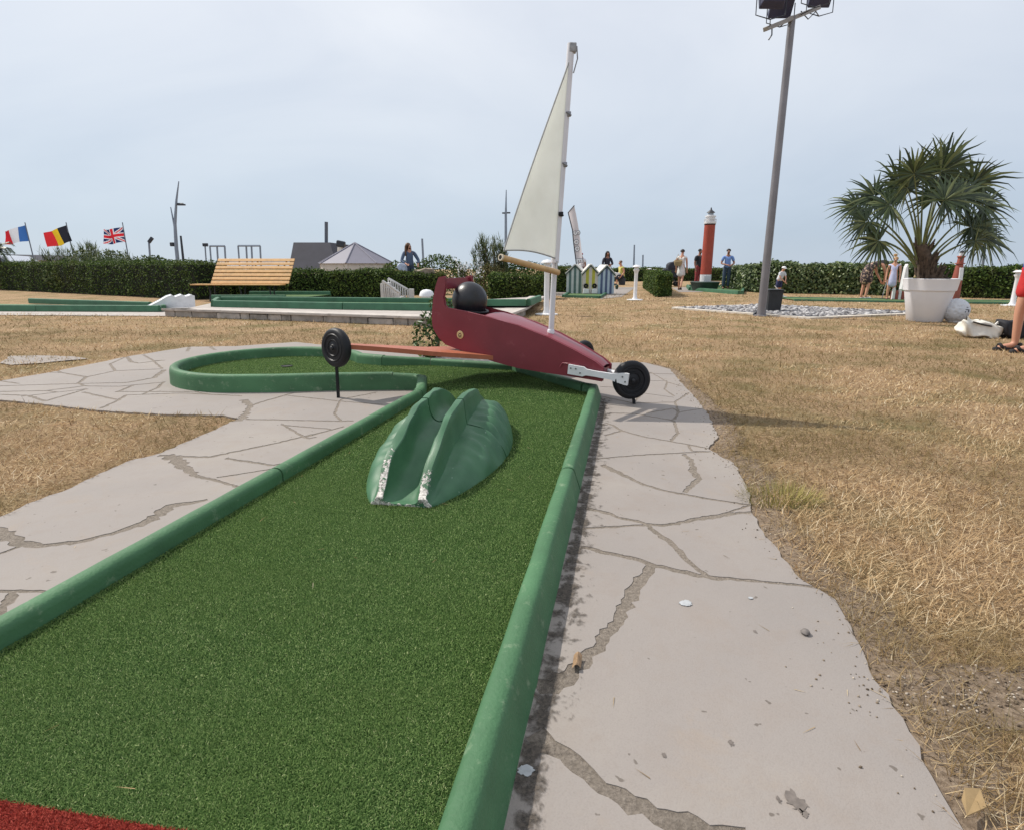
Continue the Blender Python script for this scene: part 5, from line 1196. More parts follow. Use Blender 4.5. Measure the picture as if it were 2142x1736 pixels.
# ================================================================ planter, palm, ball, bags
pc = gz(1936, 676); PCY = pc.y+.30; PC = Vector((gy(1936, 676, pc.y).x*PCY/pc.y*.995, PCY, 0))
planter = empty('planter', (PC.x, PC.y, 0), 'big white round planter pot on the dry lawn holding the palm', 'planter')
POTM = mat('pot_white', srgb(226, 226, 230), .38, .03, 3, .05, 40, dirt=(srgb(176, 172, 168), .66, .8, 5))
MB().lathe([(.0001, 0), (.262, 0), (.28, .015), (.385, .555), (.398, .56), (.408, .565), (.43, .745), (.436, .765), (.428, .772), (.41, .765), (.40, .66)], 48, Matrix.Translation(PC)).build('pot', POTM, planter)
m = mat('potting_soil', srgb(70, 56, 46), .95, .3, 14, .9, 30)
mb = MB(); mb.grid(lambda u, v: PC+Vector(((.402*v)*math.cos(u*2*PI), (.402*v)*math.sin(u*2*PI), .70+.16*(1-v)**.8+.03*math.sin(u*31+v*9)*v*(1-v)*3)), 40, 10); mb.build('soil', m, planter)
palm = empty('palm_tree', (PC.x, PC.y, .74), 'fan palm with long arching fronds growing in the white planter', 'palm')
BARK = mat('palm_bark', srgb(88, 74, 62), .95, .35, 16, 1.0, 24)
tp0 = Vector((PC.x-.02, PC.y, .72)); tp1 = gy(1925, 512, PCY)
mb = MB(); rr = random.Random(3)
mb.tube([tp0, tp0.lerp(tp1, .2), tp0.lerp(tp1, .5), tp0.lerp(tp1, .8), tp1], [.25, .17, .13, .12, .09], 14)
for i in range(64):
    t = rr.uniform(0, .9)**1.3; a = rr.uniform(0, 2*PI); c = tp0.lerp(tp1, t); r = .21-.12*min(1, t*1.6)
    d = Vector((math.cos(a), math.sin(a), 0)); q = c+d*r; mb.tube([q, q+d*.03+Vector((0, 0, .09)), q+d*.075+Vector((0, 0, .17+.05*rr.random()))], [.03, .022, .008], 5)
mb.build('trunk', BARK, palm)
PALM = leafmat('palm_leaf', [(0, srgb(38, 52, 32)), (.5, srgb(56, 74, 42)), (.85, srgb(82, 96, 56)), (1, srgb(130, 136, 88))], .42, .18, .5)
PET = mat('petiole_green', srgb(104, 110, 66), .5, .15, 10)
FR_ = [(2062, 500, -.1, -40, .48, 558, .8), (2058, 430, -.2, 12, .5, 540, .9), (2035, 385, .0, 40, .6, 525, 1.0), (1830, 410, .1, 165, .52, 535, 1.0), (1862, 430, -.1, 172, .55, 545, 1.0), (1795, 432, .1, 190, .46, 540, .9), (1838, 505, -.2, 205, .5, 560, .8), (1898, 395, -.05, 125, .62, 520, 1.0),
       (1932, 372, .15, 96, .66, 515, 1.0), (1968, 360, -.05, 72, .66, 520, 1.0), (1990, 395, .1, 48, .72, 525, 1.0), (2010, 412, -.25, 28, .7, 530, 1.0),
       (2030, 476, -.1, 18, .55, 555, .9), (2046, 474, .15, -28, .5, 558, .8), (1880, 385, .3, 142, .6, 525, 1.0), 
       (1956, 415, .5, 84, .6, 520, 1.0), (1985, 345, .3, 58, .62, 520, 1.0), (1912, 365, -.3, 108, .55, 515, 1.0), 
       (1812, 465, -.15, 215, .42, 550, .85), (2040, 505, -.3, -48, .42, 560, .8), (1975, 420, -.45, 40, .5, 520, 1.0)]
for i, (cx, cy, dy, ang_d, L, sy_, vig) in enumerate(FR_):
    r = random.Random(100+i); hub = gy(cx, cy, PCY+dy); st0 = gy(1925+(cx-1925)*.10, sy_, PCY+dy*.1)
    a = math.radians(ang_d); d = Vector((math.cos(a), r.uniform(-.35, .35)+(-.25 if dy < -.3 else 0), math.sin(a))).normalized()
    s_ = d.cross(Vector((r.uniform(-.35, .35), -1, r.uniform(.1, .5)))).normalized(); nrm = s_.cross(d).normalized()
    mb = MB(); mid = st0.lerp(hub, .5)+Vector((0, 0, .10+.10*abs(hub.x-st0.x)))-d*.12*(1 if ang_d < 170 and ang_d > 10 else .2)
    pts = []
    for k in range(9):
        t = k/8; pts.append(st0*(1-t)**2+mid*2*t*(1-t)+hub*t*t)
    mb.tube(pts, [.02-.011*k/8 for k in range(9)], 6, 1)
    ns = 30
    for j in range(ns):
        q = (j/(ns-1)-.5)*2; th = q*math.radians(140)*r.uniform(.97, 1.03)
        ln = 1.16*L*(.62+.38*math.cos(th*.55))*r.uniform(.72, 1.16); e1 = (d*math.cos(th)+s_*math.sin(th)+nrm*r.uniform(-.16, .16)).normalized(); side_ = nrm.cross(e1).normalized()
        fold = nrm*.010*(1 if j % 2 else -1)
        w = .017+.008*r.random(); prev = None; V = []
        ks = (0.03, .3, .55, .8, 1.0)
        for k in ks:
            dr = .5*ln*max(0, k-.35)**2*r.uniform(.75, 1.35); p = hub+e1*ln*k+Vector((0, 0, -dr))+nrm*.04*math.cos(th)*k
            ww = w*{0.03: .34, .3: 1.15, .55: .78, .8: .40, 1.0: .04}[k]*(ln/.6)**.5
            V += [p-side_*ww, p+fold*(1-k), p+side_*ww]
        mb.add(V, [(x*3+y, x*3+y+1, x*3+y+4, x*3+y+3) for x in range(len(ks)-1) for y in range(2)], 0)
    mb.build('frond', [PALM, PET], palm, recalc=False)
bl = gz(2003, 676); R_b = .215; BC = Vector((bl.x, bl.y+.1, R_b-.004))
ball = empty('golf_ball', (BC.x, BC.y, 0), 'oversized white golf ball with dark marks resting against the planter', 'ball')
m, nt, b = newmat('ball_white'); co = coords(nt)
vr = nt.nodes.new('ShaderNodeTexVoronoi'); vr.inputs['Scale'].default_value = 16; nt.links.new(co, vr.inputs['Vector'])
b.inputs['Roughness'].default_value = .5; c = ramp(nt, noise(nt, co, 4, 5, .6), [(.3, srgb(196, 200, 206)), (.7, srgb(216, 218, 222))]); nt.links.new(c, b.inputs['Base Color'])
bump(nt, b, ramp(nt, vr.outputs['Distance'], [(.25, (0, 0, 0)), (.5, (1, 1, 1))]), .6, .012)
MB().lathe([(max(.0001, R_b*math.cos(t)), R_b*math.sin(t)) for t in np.linspace(-PI/2, PI/2, 25)], 36, Matrix.Translation(BC)).build('shell', m, ball)
mb = MB()
for (ax, ez_, w, h) in ((30, 8, .05, .014), (34, 18, .035, .010), (42, 2, .03, .05), (24, -2, .02, .02), (48, -24, .05, .012)):
    a, e2 = math.radians(-90+ax-20), math.radians(ez_); n_ = Vector((math.cos(a)*math.cos(e2), math.sin(a)*math.cos(e2), math.sin(e2)))
    t_ = Vector((0, 0, 1)).cross(n_).normalized(); mb.box(BC+n_*(R_b+.0), (w, h, .003), Matrix((t_, n_.cross(t_), n_)).transposed())
mb.build('marking', mat('mark_dark', srgb(70, 72, 84), .6, .2), ball)
MB().lathe([(.10, 0), (.115, .02), (.10, .05), (.06, .06)], 20, Matrix.Translation((BC.x, BC.y, 0))).build('stand', WHITEP, ball)
# white bag and black bag
CANV = mat('white_canvas', srgb(218, 214, 204), .8, .06, 8, .5, 14)
g0 = gz(2056, 708); bagt = empty('bag', (g0.x, g0.y, 0), 'crumpled white canvas bag lying on the grass beside the golf ball', 'bag')
def soft_box(c, sx, sy, sz, rz, seed, amp=.02, slump=.0, n=12):
    r = random.Random(seed); ph = [r.uniform(0, 6) for _ in range(6)]
    def fn(u, v):
        th = u*2*PI; ph_ = (v-.5)*PI; sgn = lambda x, p: math.copysign(abs(x)**p, x)
        x = sgn(math.cos(ph_), .35)*sgn(math.cos(th), .45)*sx; y = sgn(math.cos(ph_), .35)*sgn(math.sin(th), .45)*sy; z = sgn(math.sin(ph_), .45)*sz
        k = amp*(math.sin(th*3+ph[0]+z*20)+math.sin(th*5+ph[1]+ph_*4)*.7+math.sin(x*26+ph[2])*.6)
        k += amp*.5*abs(math.sin(x*31+z*23+ph[4])); x += k*math.cos(th); y += k*math.sin(th); z += amp*math.sin(x*17+ph[3])+amp*.6*abs(math.sin(x*38+y*27+ph[5]))+slump*x
        return Vector(c)+Vector((x*math.cos(rz)-y*math.sin(rz), x*math.sin(rz)+y*math.cos(rz), z))
    return fn
mb = MB(); mb.grid(soft_box((g0.x-.02, g0.y+.08, .11), .235, .12, .11, -.18, 4, .024, -.16), 56, 26); mb.build('bag_body', CANV, bagt)
mb = MB(); mb.grid(lambda u, v: Vector((g0.x-.25+.46*u, g0.y+.06+.06*math.sin(u*9)-.03*v, 0.235-.10*u+.09*math.sin(v*PI)*(1-u)**1.5*.9+.012*math.sin(u*20))), 24, 6); mb.build('bag_flap', CANV, bagt)
mb = MB(); mb.tube([(g0.x-.20, g0.y-.02, .23), (g0.x-.05, g0.y-.04, .19), (g0.x+.10, g0.y-.03, .165), (g0.x+.2, g0.y+.0, .17), (g0.x+.27, g0.y-.04, .10), (g0.x+.29, g0.y-.06, .03)], .012, 6); mb.build('strap', mat('strap_dark', srgb(60, 56, 54), .8, .2), bagt)
mb = MB(); mb.tube([(g0.x+.10, g0.y-.02, .17), (g0.x+.18, g0.y+.02, .22), (g0.x+.27, g0.y, .14), (g0.x+.24, g0.y-.06, .06)], .016, 6); mb.build('strap', CANV, bagt)
g1 = gz(2100, 714); BB = mat('black_fabric', srgb(26, 27, 34), .75, .25, 10, .5, 20)
bbag = empty('bag', (g1.x, g1.y+.15, 0), 'slumped black bag on the grass between the white bag and the bare legs', 'bag')
mb = MB(); mb.grid(soft_box((g1.x+.36, g1.y+.34, .12), .19, .14, .12, .1, 9, .014, -.08), 48, 24); mb.build('bag_body', BB, bbag)
mb = MB(); mb.tube([(g1.x+.24, g1.y+.26, .21), (g1.x+.36, g1.y+.22, .27), (g1.x+.48, g1.y+.26, .17)], .012, 6); mb.build('handle', BB, bbag)

# ================================================================ model lighthouse on its own lane
lhp = gz(1483, 610.5); lc = Vector((lhp.x, lhp.y+.55, 0))
lh = empty('model_lighthouse', (lc.x, lc.y, 0), 'tall red model lighthouse with white top, on a dark green plinth among the players', 'model lighthouse')
REDC = mat('lighthouse_red', srgb(158, 64, 44), .55, .08, 5, .1, 40, dirt=(srgb(118, 46, 38), .58, .75, 4)); T_ = Matrix.Translation(lc)
DG = mat('dark_green_paint', srgb(44, 66, 58), .5, .15, 5)
MB().lathe([(.50, .03), (.60, .33), (.62, .35), (.60, .37), (.0001, .37)], 8, T_).build('plinth', DG, lh)
zb = gy(1482, 594, lc.y).z; zr0 = gy(1482, 575, lc.y).z; zr1 = gy(1487, 469, lc.y).z; r0 = 11.3/1240*lc.y; r1 = 10.8/1240*lc.y*1.0
MB().lathe([(r0*1.02, zb-.02), (r0*1.02, zr0)], 28, T_).build('base_drum', WHITEP, lh)
MB().box((lc.x, lc.y-r0*1.0, (zb+zr0)/2), (r0*1.2, .03, (zr0-zb)*.72), None, bevel=.01).build('door_panel', mat('panel_grey', srgb(196, 200, 204), .6, .05), lh)
MB().lathe([(r0*1.03, zr0), (r0, zr0+.06), (r1, zr1)], 28, T_).build('tower', REDC, lh)
MB().lathe([(r1*1.01, zr1-.05), (r1*1.04, zr1-.04), (r1*1.04, zr1)], 28, T_).build('dark_band', mat('band_brown', srgb(70, 42, 38), .6, .1), lh)
zq = lambda y: gy(1489, y, lc.y).z
MB().lathe([(r1*1.12, zr1), (r1*1.14, zq(465)), (r1*.82, zq(464.5)), (r1*.82, zq(456)), (r1*1.0, zq(455)), (r1*1.0, zq(452.5)), (r1*.66, zq(452)), (r1*.66, zq(450.5))], 28, T_).build('gallery', WHITEP, lh)
for k in range(12):
    a = 2*PI*k/12; p = lc+Vector((math.cos(a)*r1*1.08, math.sin(a)*r1*1.08, 0)); MB().tube([p+Vector((0, 0, zq(465))), p+Vector((0, 0, zq(459.5)))], .012, 5).build('railing_post', WHITEP, lh)
MB().lathe([(r1*1.08+.008, zq(459.6)), (r1*1.08+.008, zq(459)), (r1*1.08-.02, zq(459))], 28, T_, close=True).build('railing', WHITEP, lh)
MB().lathe([(r1*.52, zq(451)), (r1*.52, zq(446))], 16, T_).build('lantern', mat('lantern_glass', srgb(150, 160, 170), .2, .1), lh)
MB().lathe([(r1*.78, zq(446)), (r1*.70, zq(444.5)), (r1*.25, zq(440.5)), (.03, zq(438.5)), (.02, zq(435)), (.0001, zq(435))], 20, T_).build('dome', mat('dome_dark', srgb(48, 50, 56), .5, .1), lh)
a, b = V2(gz(1446, 608.5)), V2(gz(1548, 617)); a2, b2 = V2(gz(1440, 602)), V2(gz(1560, 606))
far_lane('dark edged lane under the red lighthouse plinth', [a, b, b2+Vector((.2, .8)), a2], .0, [[a, a.lerp(b, .55)], [a.lerp(b, .55), b], [b, b2+Vector((.2, .8)), a2], [a2, a]])
structure(MB().add([(p.x, p.y, .008) for p in (V2(gz(1405, 603)), V2(gz(1420, 612)), V2(gz(1470, 612)), V2(gz(1470, 600)))], [(0, 1, 2, 3)]).build('far_paving', STONE))
a, b = V2(gz(1660, 630)), V2(gz(2260, 639.5)); d2 = Vector((.1, 1.2))
far_lane('long low green lane along the foot of the right-hand hedges', [a, b, b+d2, a+d2], .0, [[a, a.lerp(b, .5)], [a.lerp(b, .5), b], [b+d2, a+d2]], prof=[(0, 0), (0, .04), (.02, .05), (.09, .05), (.10, .0)])
# second small lighthouse behind the planter, stacked castle pieces in front of the hedge
lc2 = gz(1999, 632); lc2 = Vector((gy(1999, 600, 16.6).x, 16.6, 0)); T2 = Matrix.Translation(lc2); lz = lambda y: gy(1999, y, 16.6).z; u_ = 16.6/1240
l2 = empty('model_lighthouse', (lc2.x, lc2.y, 0), 'small red and white model lighthouse peeping over the right rim of the planter', 'model lighthouse')
MB().lathe([(u_*11, 0), (u_*9.5, lz(590)), (u_*7, lz(560)), (u_*6, lz(553))], 20, T2).build('tower', mat('faded_red', srgb(150, 78, 64), .6, .1, 6), l2)
MB().box((lc2.x, lc2.y-u_*8.6, lz(574)), (u_*8, .03, u_*26), Matrix.Rotation(-.10, 3, 'X'), bevel=.01).build('door_panel', WHITEP, l2)
MB().lathe([(u_*9, lz(553)), (u_*9, lz(551)), (u_*6, lz(551)), (u_*5.4, lz(540)), (u_*7.4, lz(539)), (u_*7, lz(536)), (u_*5, lz(536))], 20, T2).build('gallery', mat('faded_red', (0, 0, 0)), l2)
MB().lathe([(u_*4.6, lz(536)), (u_*4.4, lz(530)), (u_*5, lz(529.6))], 16, T2).build('lantern', mat('panel_grey', (0, 0, 0)), l2)
MB().lathe([(u_*4.4, lz(530)), (u_*3.6, lz(526)), (.0001, lz(524.5))], 16, T2).build('dome', mat('dome_dark', (0, 0, 0)), l2)
cz = 17.2; ca_ = empty('picket_castle', (gy(1882, 600, cz).x, cz, 0), 'low white and red toy castle facade left of the planter', 'minigolf obstacle'); 
for k in range(5):
    x = gy(1868+k*6.5, 628, cz).x; hgt = gy(1868+k*6.5, (601, 608, 603, 610, 600)[k], cz).z; w = .075
    MB().prism([(x-w/2, cz, 0), (x+w/2, cz, 0), (x+w/2, cz, hgt*.8), (x, cz, hgt), (x-w/2, cz, hgt*.8)], (0, .05, 0)).build('picket', WHITEP if k % 2 == 0 else mat('faded_red', (0, 0, 0)), ca_)
x0 = gy(1866, 628, cz).x; x1 = gy(1897, 628, cz).x; MB().box(((x0+x1)/2, cz+.09, .14), (x1-x0, .06, .28)).build('back_wall', mat('brick_pink', srgb(180, 110, 92), .8, .1), ca_)
sl2 = [gy(1886, 622, 16.4), gy(1899, 622, 16.4), gy(1897, 557, 16.9), gy(1893, 574, 16.8)]
mb = MB(); mb.prism([gy(1886, 606, 16.8), gy(1900, 612, 16.8), gy(1900, 553, 16.8), gy(1896, 560, 16.8)], (0, .12, 0)); tag(mb.build('white_slide', WHITEP), 'pale white curved slide partly hidden behind the left rim of the planter', 'minigolf obstacle')
# ================================================================ striped beach huts
def stripes(c1, c2, n): return lambda u, v: int(u*n) % 2
HY = gz(1232, 617).y
def hut(label, px, ybase, yapex, yeave, w_px, Y, c1, c2, nst, rz, parts=None):
    b = gy(px, ybase, Y); b.z = 0.03; U = Y/1235; w = w_px*U; h1 = gy(px, yeave, Y).z-.03; h2 = gy(px, yapex, Y).z-.03; dp = w*.9
    root = empty('beach_hut', (b.x, Y, 0), label, 'beach hut', 'striped toy beach huts'); RZ = Matrix.Rotation(rz, 4, 'Z')
    def tr(x, y, z): return b+(RZ@Vector((x, y, z)))
    mb = MB(); k = nst
    for i in range(k):
        x0, x1 = -w/2+w*i/k, -w/2+w*(i+1)/k; hz = lambda x: h1+(h2-h1)*(1-abs(x)/(w/2))
        xs_ = [x0, x1] if x0*x1 >= 0 else [x0, 0, x1]
        mb.add([tr(x0, 0, 0), tr(x1, 0, 0)]+[tr(x, 0, hz(x)-.002) for x in reversed(xs_)], [tuple(range(2+len(xs_)))], i % 2)
        mb.add([tr(-w/2, dp*i/k, 0), tr(-w/2, dp*(i+1)/k, 0), tr(-w/2, dp*(i+1)/k, h1), tr(-w/2, dp*i/k, h1)], [(0, 1, 2, 3)], i % 2)
        mb.add([tr(w/2, dp*i/k, 0), tr(w/2, dp*(i+1)/k, 0), tr(w/2, dp*(i+1)/k, h1), tr(w/2, dp*i/k, h1)], [(0, 1, 2, 3)], i % 2)
    mb.add([tr(-w/2, dp, 0), tr(w/2, dp, 0), tr(w/2, dp, h1), tr(0, dp, h2), tr(-w/2, dp, h1)], [tuple(range(5))], 0)
    wl = mb.build('wall', [c1, c2], root)
    for sx in (-1, 1):
        e0, e1 = Vector((sx*(w/2+.03), 0, h1-.03)), Vector((0, 0, h2)); nv = Vector((sx*(h2-h1), 0, w/2)).normalized()*.035
        P = [tr(*(e0+Vector((0, -.035, 0)))), tr(*(e1+Vector((0, -.035, 0)))), tr(*(e1+Vector((0, dp+.03, 0)))), tr(*(e0+Vector((0, dp+.03, 0))))]
        mb = MB(); mb.prism(P, RZ@nv); mb.build('roof', mat('hut_roof', srgb(206, 204, 198), .6, .08, 5), root)
        mb = MB(); q = [e0, e1, e1-Vector((0, 0, .055)), e0-Vector((0, 0, .055))]; mb.prism([tr(*(p+Vector((0, -.02, 0)))) for p in q], RZ@Vector((0, -.014, 0))); mb.build('bargeboard', DG, root)
    return root, tr, w, h1
HW = mat('hut_white', srgb(190, 198, 196), .6, .06, 8); HG = mat('hut_green', srgb(86, 112, 108), .6, .08, 8); HYE = mat('hut_yellow', srgb(176, 172, 62), .6, .08, 8); HB = mat('hut_blue', srgb(76, 92, 124), .6, .08, 8); HC = mat('hut_cream', srgb(198, 190, 184), .6, .06, 8); HLB = mat('hut_pale_blue', srgb(172, 192, 204), .6, .06, 8)
hut('left toy beach hut with grey-green and white stripes', 1202, 613, 554.5, 572, 36, HY+.25, HW, HG, 7, -.28)
r2, tr2, w2, h2_ = hut('middle toy beach hut with yellow stripes and two black holes', 1234, 616, 554.5, 572, 32, HY, HC, HYE, 5, 0)
for sx in (-1, 1):
    c = tr2(sx*w2*.28, -.006, .27); MB().lathe([(.085, -.02), (.085, .02), (.07, .022), (.0001, -.012)], 20, Matrix.Translation(c)@Matrix.Rotation(PI/2, 4, 'X')).build('hole', mat('hole_black', (.01, .01, .01), .8, .1), r2)
    mb = MB(); c = tr2(sx*w2*.28, -.05, .09); mb.box(c, (w2*.40, .09, .17), None, bevel=.02, taper=.86); mb.build('chute', WHITEP, r2)
hut('right toy beach hut with blue and white stripes', 1267, 616.5, 556, 574, 36, HY+.05, HLB, HB, 7, .22)
a, b = V2(gz(1180, 623)), V2(gz(1252, 625)); a2, b2 = V2(gz(1196, 613)), V2(gz(1266, 616))
far_lane('short green lane leading up to the striped beach huts', [a, b, b2, a2], .0, [[a, b], [b, b2], [a2, a]], prof=[(0, 0), (0, .07), (.02, .08), (.07, .08), (.08, 0)])
structure(MB().add([(p.x, p.y, .007) for p in (V2(gz(1255, 627)), V2(gz(1300, 622)), V2(gz(1330, 602)), V2(gz(1286, 602)), V2(gz(1270, 616)))], [tuple(range(5))]).build('hut_paving', STONE))
structure(MB().add([(p.x, p.y, .007) for p in (V2(gz(1150, 618)), V2(gz(1190, 622)), V2(gz(1196, 612)), V2(gz(1160, 610)))], [tuple(range(4))]).build('hut_paving', STONE))
dbx = gz(1290, 606); tag(MB().lathe([(.05, 0), (.075, .12), (.06, .18), (.0001, .22)], 12, Matrix.Translation((dbx.x, dbx.y, 0))).build('marker_peg', mat('peg_dark', srgb(40, 60, 46), .6, .1)), 'small dark green marker peg right of the blue striped hut', 'marker')
# ================================================================ feather banner
BYY = 22.6; bb = gy(1222, 566, BYY); bb.z = 0
ban = empty('feather_banner', (bb.x, BYY, 0), 'tall pale feather banner with white lettering behind the beach huts', 'banner')
cl_ = [(1197, 438, 434, 1186), ]
Lf = [(1189, 446), (1193, 462), (1198, 482), (1200, 505), (1203, 530), (1206, 552)]; Rt = [(1201, 431), (1205, 450), (1210, 478), (1214, 505), (1217, 530), (1219, 552)]
BANM = leafmat('banner_cloth', [(0, srgb(216, 211, 214)), (1, srgb(216, 211, 214))], .7, .5, .2); 
mb = MB(); V = []
for k in range(len(Lf)):
    p, q = gy(*Lf[k], BYY), gy(*Rt[k], BYY)
    for j in range(7): t = j/6; V.append(p.lerp(q, t)+Vector((0, .06*math.sin(t*PI+k*.6), 0)))
mb.add(V, [(i*7+j, i*7+j+1, (i+1)*7+j+1, (i+1)*7+j) for i in range(len(Lf)-1) for j in range(6)], 0, True); cloth_o = mb.build('cloth', BANM, ban)
MB().tube([bb]+[gy(px-.5, py, BYY) for px, py in reversed(Lf)]+[gy(1201.5, 430.5, BYY)], .022, 6).build('banner_pole', mat('pole_dark', srgb(70, 72, 78), .5, .1), ban)
for i, (ch, px, py) in enumerate((('S', 1205.5, 488), ('o', 1207, 507), ('o', 1208.8, 521), ('E', 1211.5, 546))):
    for rep, (dx, sc_, mm, nm, dyy) in enumerate(((0, 1.08, mat('letter_dark', srgb(112, 114, 122), .7, .05), 'letter_outline', -.075), (0, 1.0, mat('letter_white', srgb(232, 232, 234), .7, .04), 'letter', -.09))):
        cu = bpy.data.curves.new(nm, 'FONT'); cu.body = ch; cu.size = .31*sc_; cu.align_x = 'CENTER'; cu.align_y = 'CENTER'; cu.extrude = .004; cu.offset = .008 if rep else .022
        tmp = bpy.data.objects.new('lettering', cu); me_ = bpy.data.meshes.new_from_object(tmp); bpy.data.objects.remove(tmp); me_.materials.clear(); me_.materials.append(mm); to = bpy.data.objects.new(nm, me_); COL.objects.link(to); p = gy(px, py, BYY+dyy); to.location = p; to.rotation_euler = (PI/2, math.radians(-8+90), 0)
        to.parent = ban; to.matrix_parent_inverse = ban.matrix_basis.inverted()
# ================================================================ people
SKIN = mat('skin', srgb(196, 144, 118), .5, .06, 8); SKIND = mat('skin_tan', srgb(150, 104, 82), .5, .06, 8)
STD = dict(pelvis=(0, 0, .95), spine=(0, .0, 1.12), chest=(0, .01, 1.30), neckb=(0, 0, 1.43), neck=(0, .015, 1.49), head=(0, .03, 1.585), crown=(0, .012, 1.665), chin=(0, .075, 1.53), nose=(0, .135, 1.575))
for sx, S in ((-1, 'L'), (1, 'R')):
    STD.update({'clav'+S: (sx*.09, 0, 1.405), 'sho'+S: (sx*.175, 0, 1.375), 'elb'+S: (sx*.225, -.02, 1.10), 'wri'+S: (sx*.23, .06, .86), 'hip'+S: (sx*.085, 0, .89), 'kne'+S: (sx*.095, .02, .49), 'ank'+S: (sx*.095, -.03, .075), 'toe'+S: (sx*.11, .15, .03)})
RAD = dict(pelvis=.135, spine=.118, chest=.14, neckb=.075, neck=.052, head=.092, crown=.07, chin=.05, nose=.016, clav=.075, sho=.058, elb=.041, wri=.028, hip=.088, kne=.056, ank=.038, toe=.036)
EDG = [('pelvis', 'spine'), ('spine', 'chest'), ('chest', 'neckb'), ('neckb', 'neck'), ('neck', 'head'), ('head', 'crown'), ('head', 'chin'), ('head', 'nose')]
for S in 'LR': EDG += [('chest', 'clav'+S), ('clav'+S, 'sho'+S), ('sho'+S, 'elb'+S), ('elb'+S, 'wri'+S), ('pelvis', 'hip'+S), ('hip'+S, 'kne'+S), ('kne'+S, 'ank'+S), ('ank'+S, 'toe'+S)]
def skinmesh(name, nodes, edges, mats, parent, sub=1, root=0):
    """nodes: list of (point, radius); a surface grown along the edges"""
    me = bpy.data.meshes.new(name); me.from_pydata([tuple(p) for p, r in nodes], edges, []); me.materials.append(mats)
    o = bpy.data.objects.new(name, me); COL.objects.link(o); o.parent = parent
    md = o.modifiers.new('skin', 'SKIN'); md.use_smooth_shade = True; md.branch_smoothing = .3
    for i, (p, r) in enumerate(nodes): me.skin_vertices[0].data[i].radius = (r, r); me.skin_vertices[0].data[i].use_root = (i == root)
    if sub: o.modifiers.new('smooth', 'SUBSURF').levels = sub; o.modifiers['smooth'].render_levels = sub
    return o
def person(label, base, H, face, pose, clothes, hair=None, skin=SKIN, fat=1.0, parts=None, group=None, hat=None):
    root = empty('person', base, label, 'person', group, rz=math.radians(face)); k = H/1.75
    Jt = {n: Vector(p) for n, p in STD.items()}
    for n, p in pose.items(): Jt[n] = Vector(p)
    J = {n: p*k for n, p in Jt.items()}
    names = list(J); idx = {n: i for i, n in enumerate(names)}
    rad = lambda n: RAD[n.rstrip('LR')]*k*(fat if n.rstrip('LR') in ('pelvis', 'spine', 'chest', 'hip', 'sho', 'kne') else 1)
    nodes = [(J[n], rad(n)) for n in names]; edges = [(idx[a], idx[b]) for a, b in EDG]
    for S, sx in (('L', -1), ('R', 1)):
        w, e = J['wri'+S], J['elb'+S]; d = (w-e).normalized(); sd = d.cross(Vector((0, 1, .2))).normalized()
        if sd.length < .1: sd = Vector((1, 0, 0))
        pal = w+d*.07*k; ip = len(nodes); nodes.append((pal, .030*k)); edges.append((idx['wri'+S], ip))
        nf = sd.cross(d).normalized()
        for q, L in ((-.6, .07), (-.2, .085), (.2, .08), (.6, .062)):
            a = len(nodes); nodes.append((pal+d*.045*k+sd*q*.04*k, .010*k)); nodes.append((pal+d*(.045+L*.6)*k+sd*q*.045*k+nf*.02*k, .009*k)); edges += [(ip, a), (a, a+1)]
        a = len(nodes); nodes.append((pal-sd*.045*k+d*.01*k, .011*k)); nodes.append((pal-sd*.05*k+d*.045*k+nf*.015*k, .010*k)); edges += [(ip, a), (a, a+1)]
    body = skinmesh('body', nodes, edges, skin, root, 1, idx['pelvis'])
    hc_ = J['head']; fwd = (J['nose']-J['head']).normalized(); upv = (J['crown']-J['neck']).normalized()
    for sx in (-1, 1):
        s_ = fwd.cross(upv).normalized(); p = hc_+fwd*.082*k+s_*sx*.032*k+upv*.018*k
        MB().lathe([(.0001, -.012*k), (.012*k, 0), (.0001, .012*k)], 8, Matrix.Translation(p)).build('eye', mat('eye_dark', srgb(40, 30, 26), .3, .1), body).parent = body
    for nm, mt_, spec in clothes:
        nd, ed, ix = [], [], {}
        for ch in spec:
            prev = None
            for it in ch:
                n, r = it[0], it[1]
                if isinstance(n, tuple): a, b2, t = n; key = (a, b2, t); p = J[a].lerp(J[b2], t)
                elif isinstance(n, Vector): key = tuple(n); p = n*k
                else: key = n; p = J[n]
                if key not in ix: ix[key] = len(nd); nd.append((p, r*k))
                if prev is not None: ed.append((prev, ix[key]))
                prev = ix[key]
        skinmesh(nm, nd, ed, mt_, root, 1, 0)
    if hair:
        kind, hm = hair; mb = MB(); R_ = .108*k; right = fwd.cross(upv).normalized()
        def cap(u, v):
            a = u*2*PI; t = v*PI*(.50 if kind != 'long' else .56)
            dr = upv*math.cos(t)+(right*math.cos(a)-fwd*math.sin(a))*math.sin(t)
            cut = max(0, dr.dot(fwd)-.12)+max(0, .2-dr.dot(upv))*max(0, dr.dot(fwd))*1.5
            return hc_+upv*.018*k-fwd*.012*k+dr*R_*(1-cut*.35)*(1-.16*v**3)*(1+.05*math.sin(a*7+v*9))
        mb.grid(cap, 20, 10)
        if kind == 'long':
            for j in range(9):
                a = PI*(.08+.84*j/8); o_ = right*math.cos(a)*.095*k-fwd*math.sin(a)*.10*k
                mb.tube([hc_+o_+upv*.03*k, hc_+o_*1.08-upv*.10*k, hc_+o_*1.2-upv*.22*k, hc_+o_*1.15-upv*.32*k], [.03*k, .035*k, .032*k, .012*k], 7)
        mb.build('hair', hm, root).matrix_parent_inverse = Matrix.Identity(4)
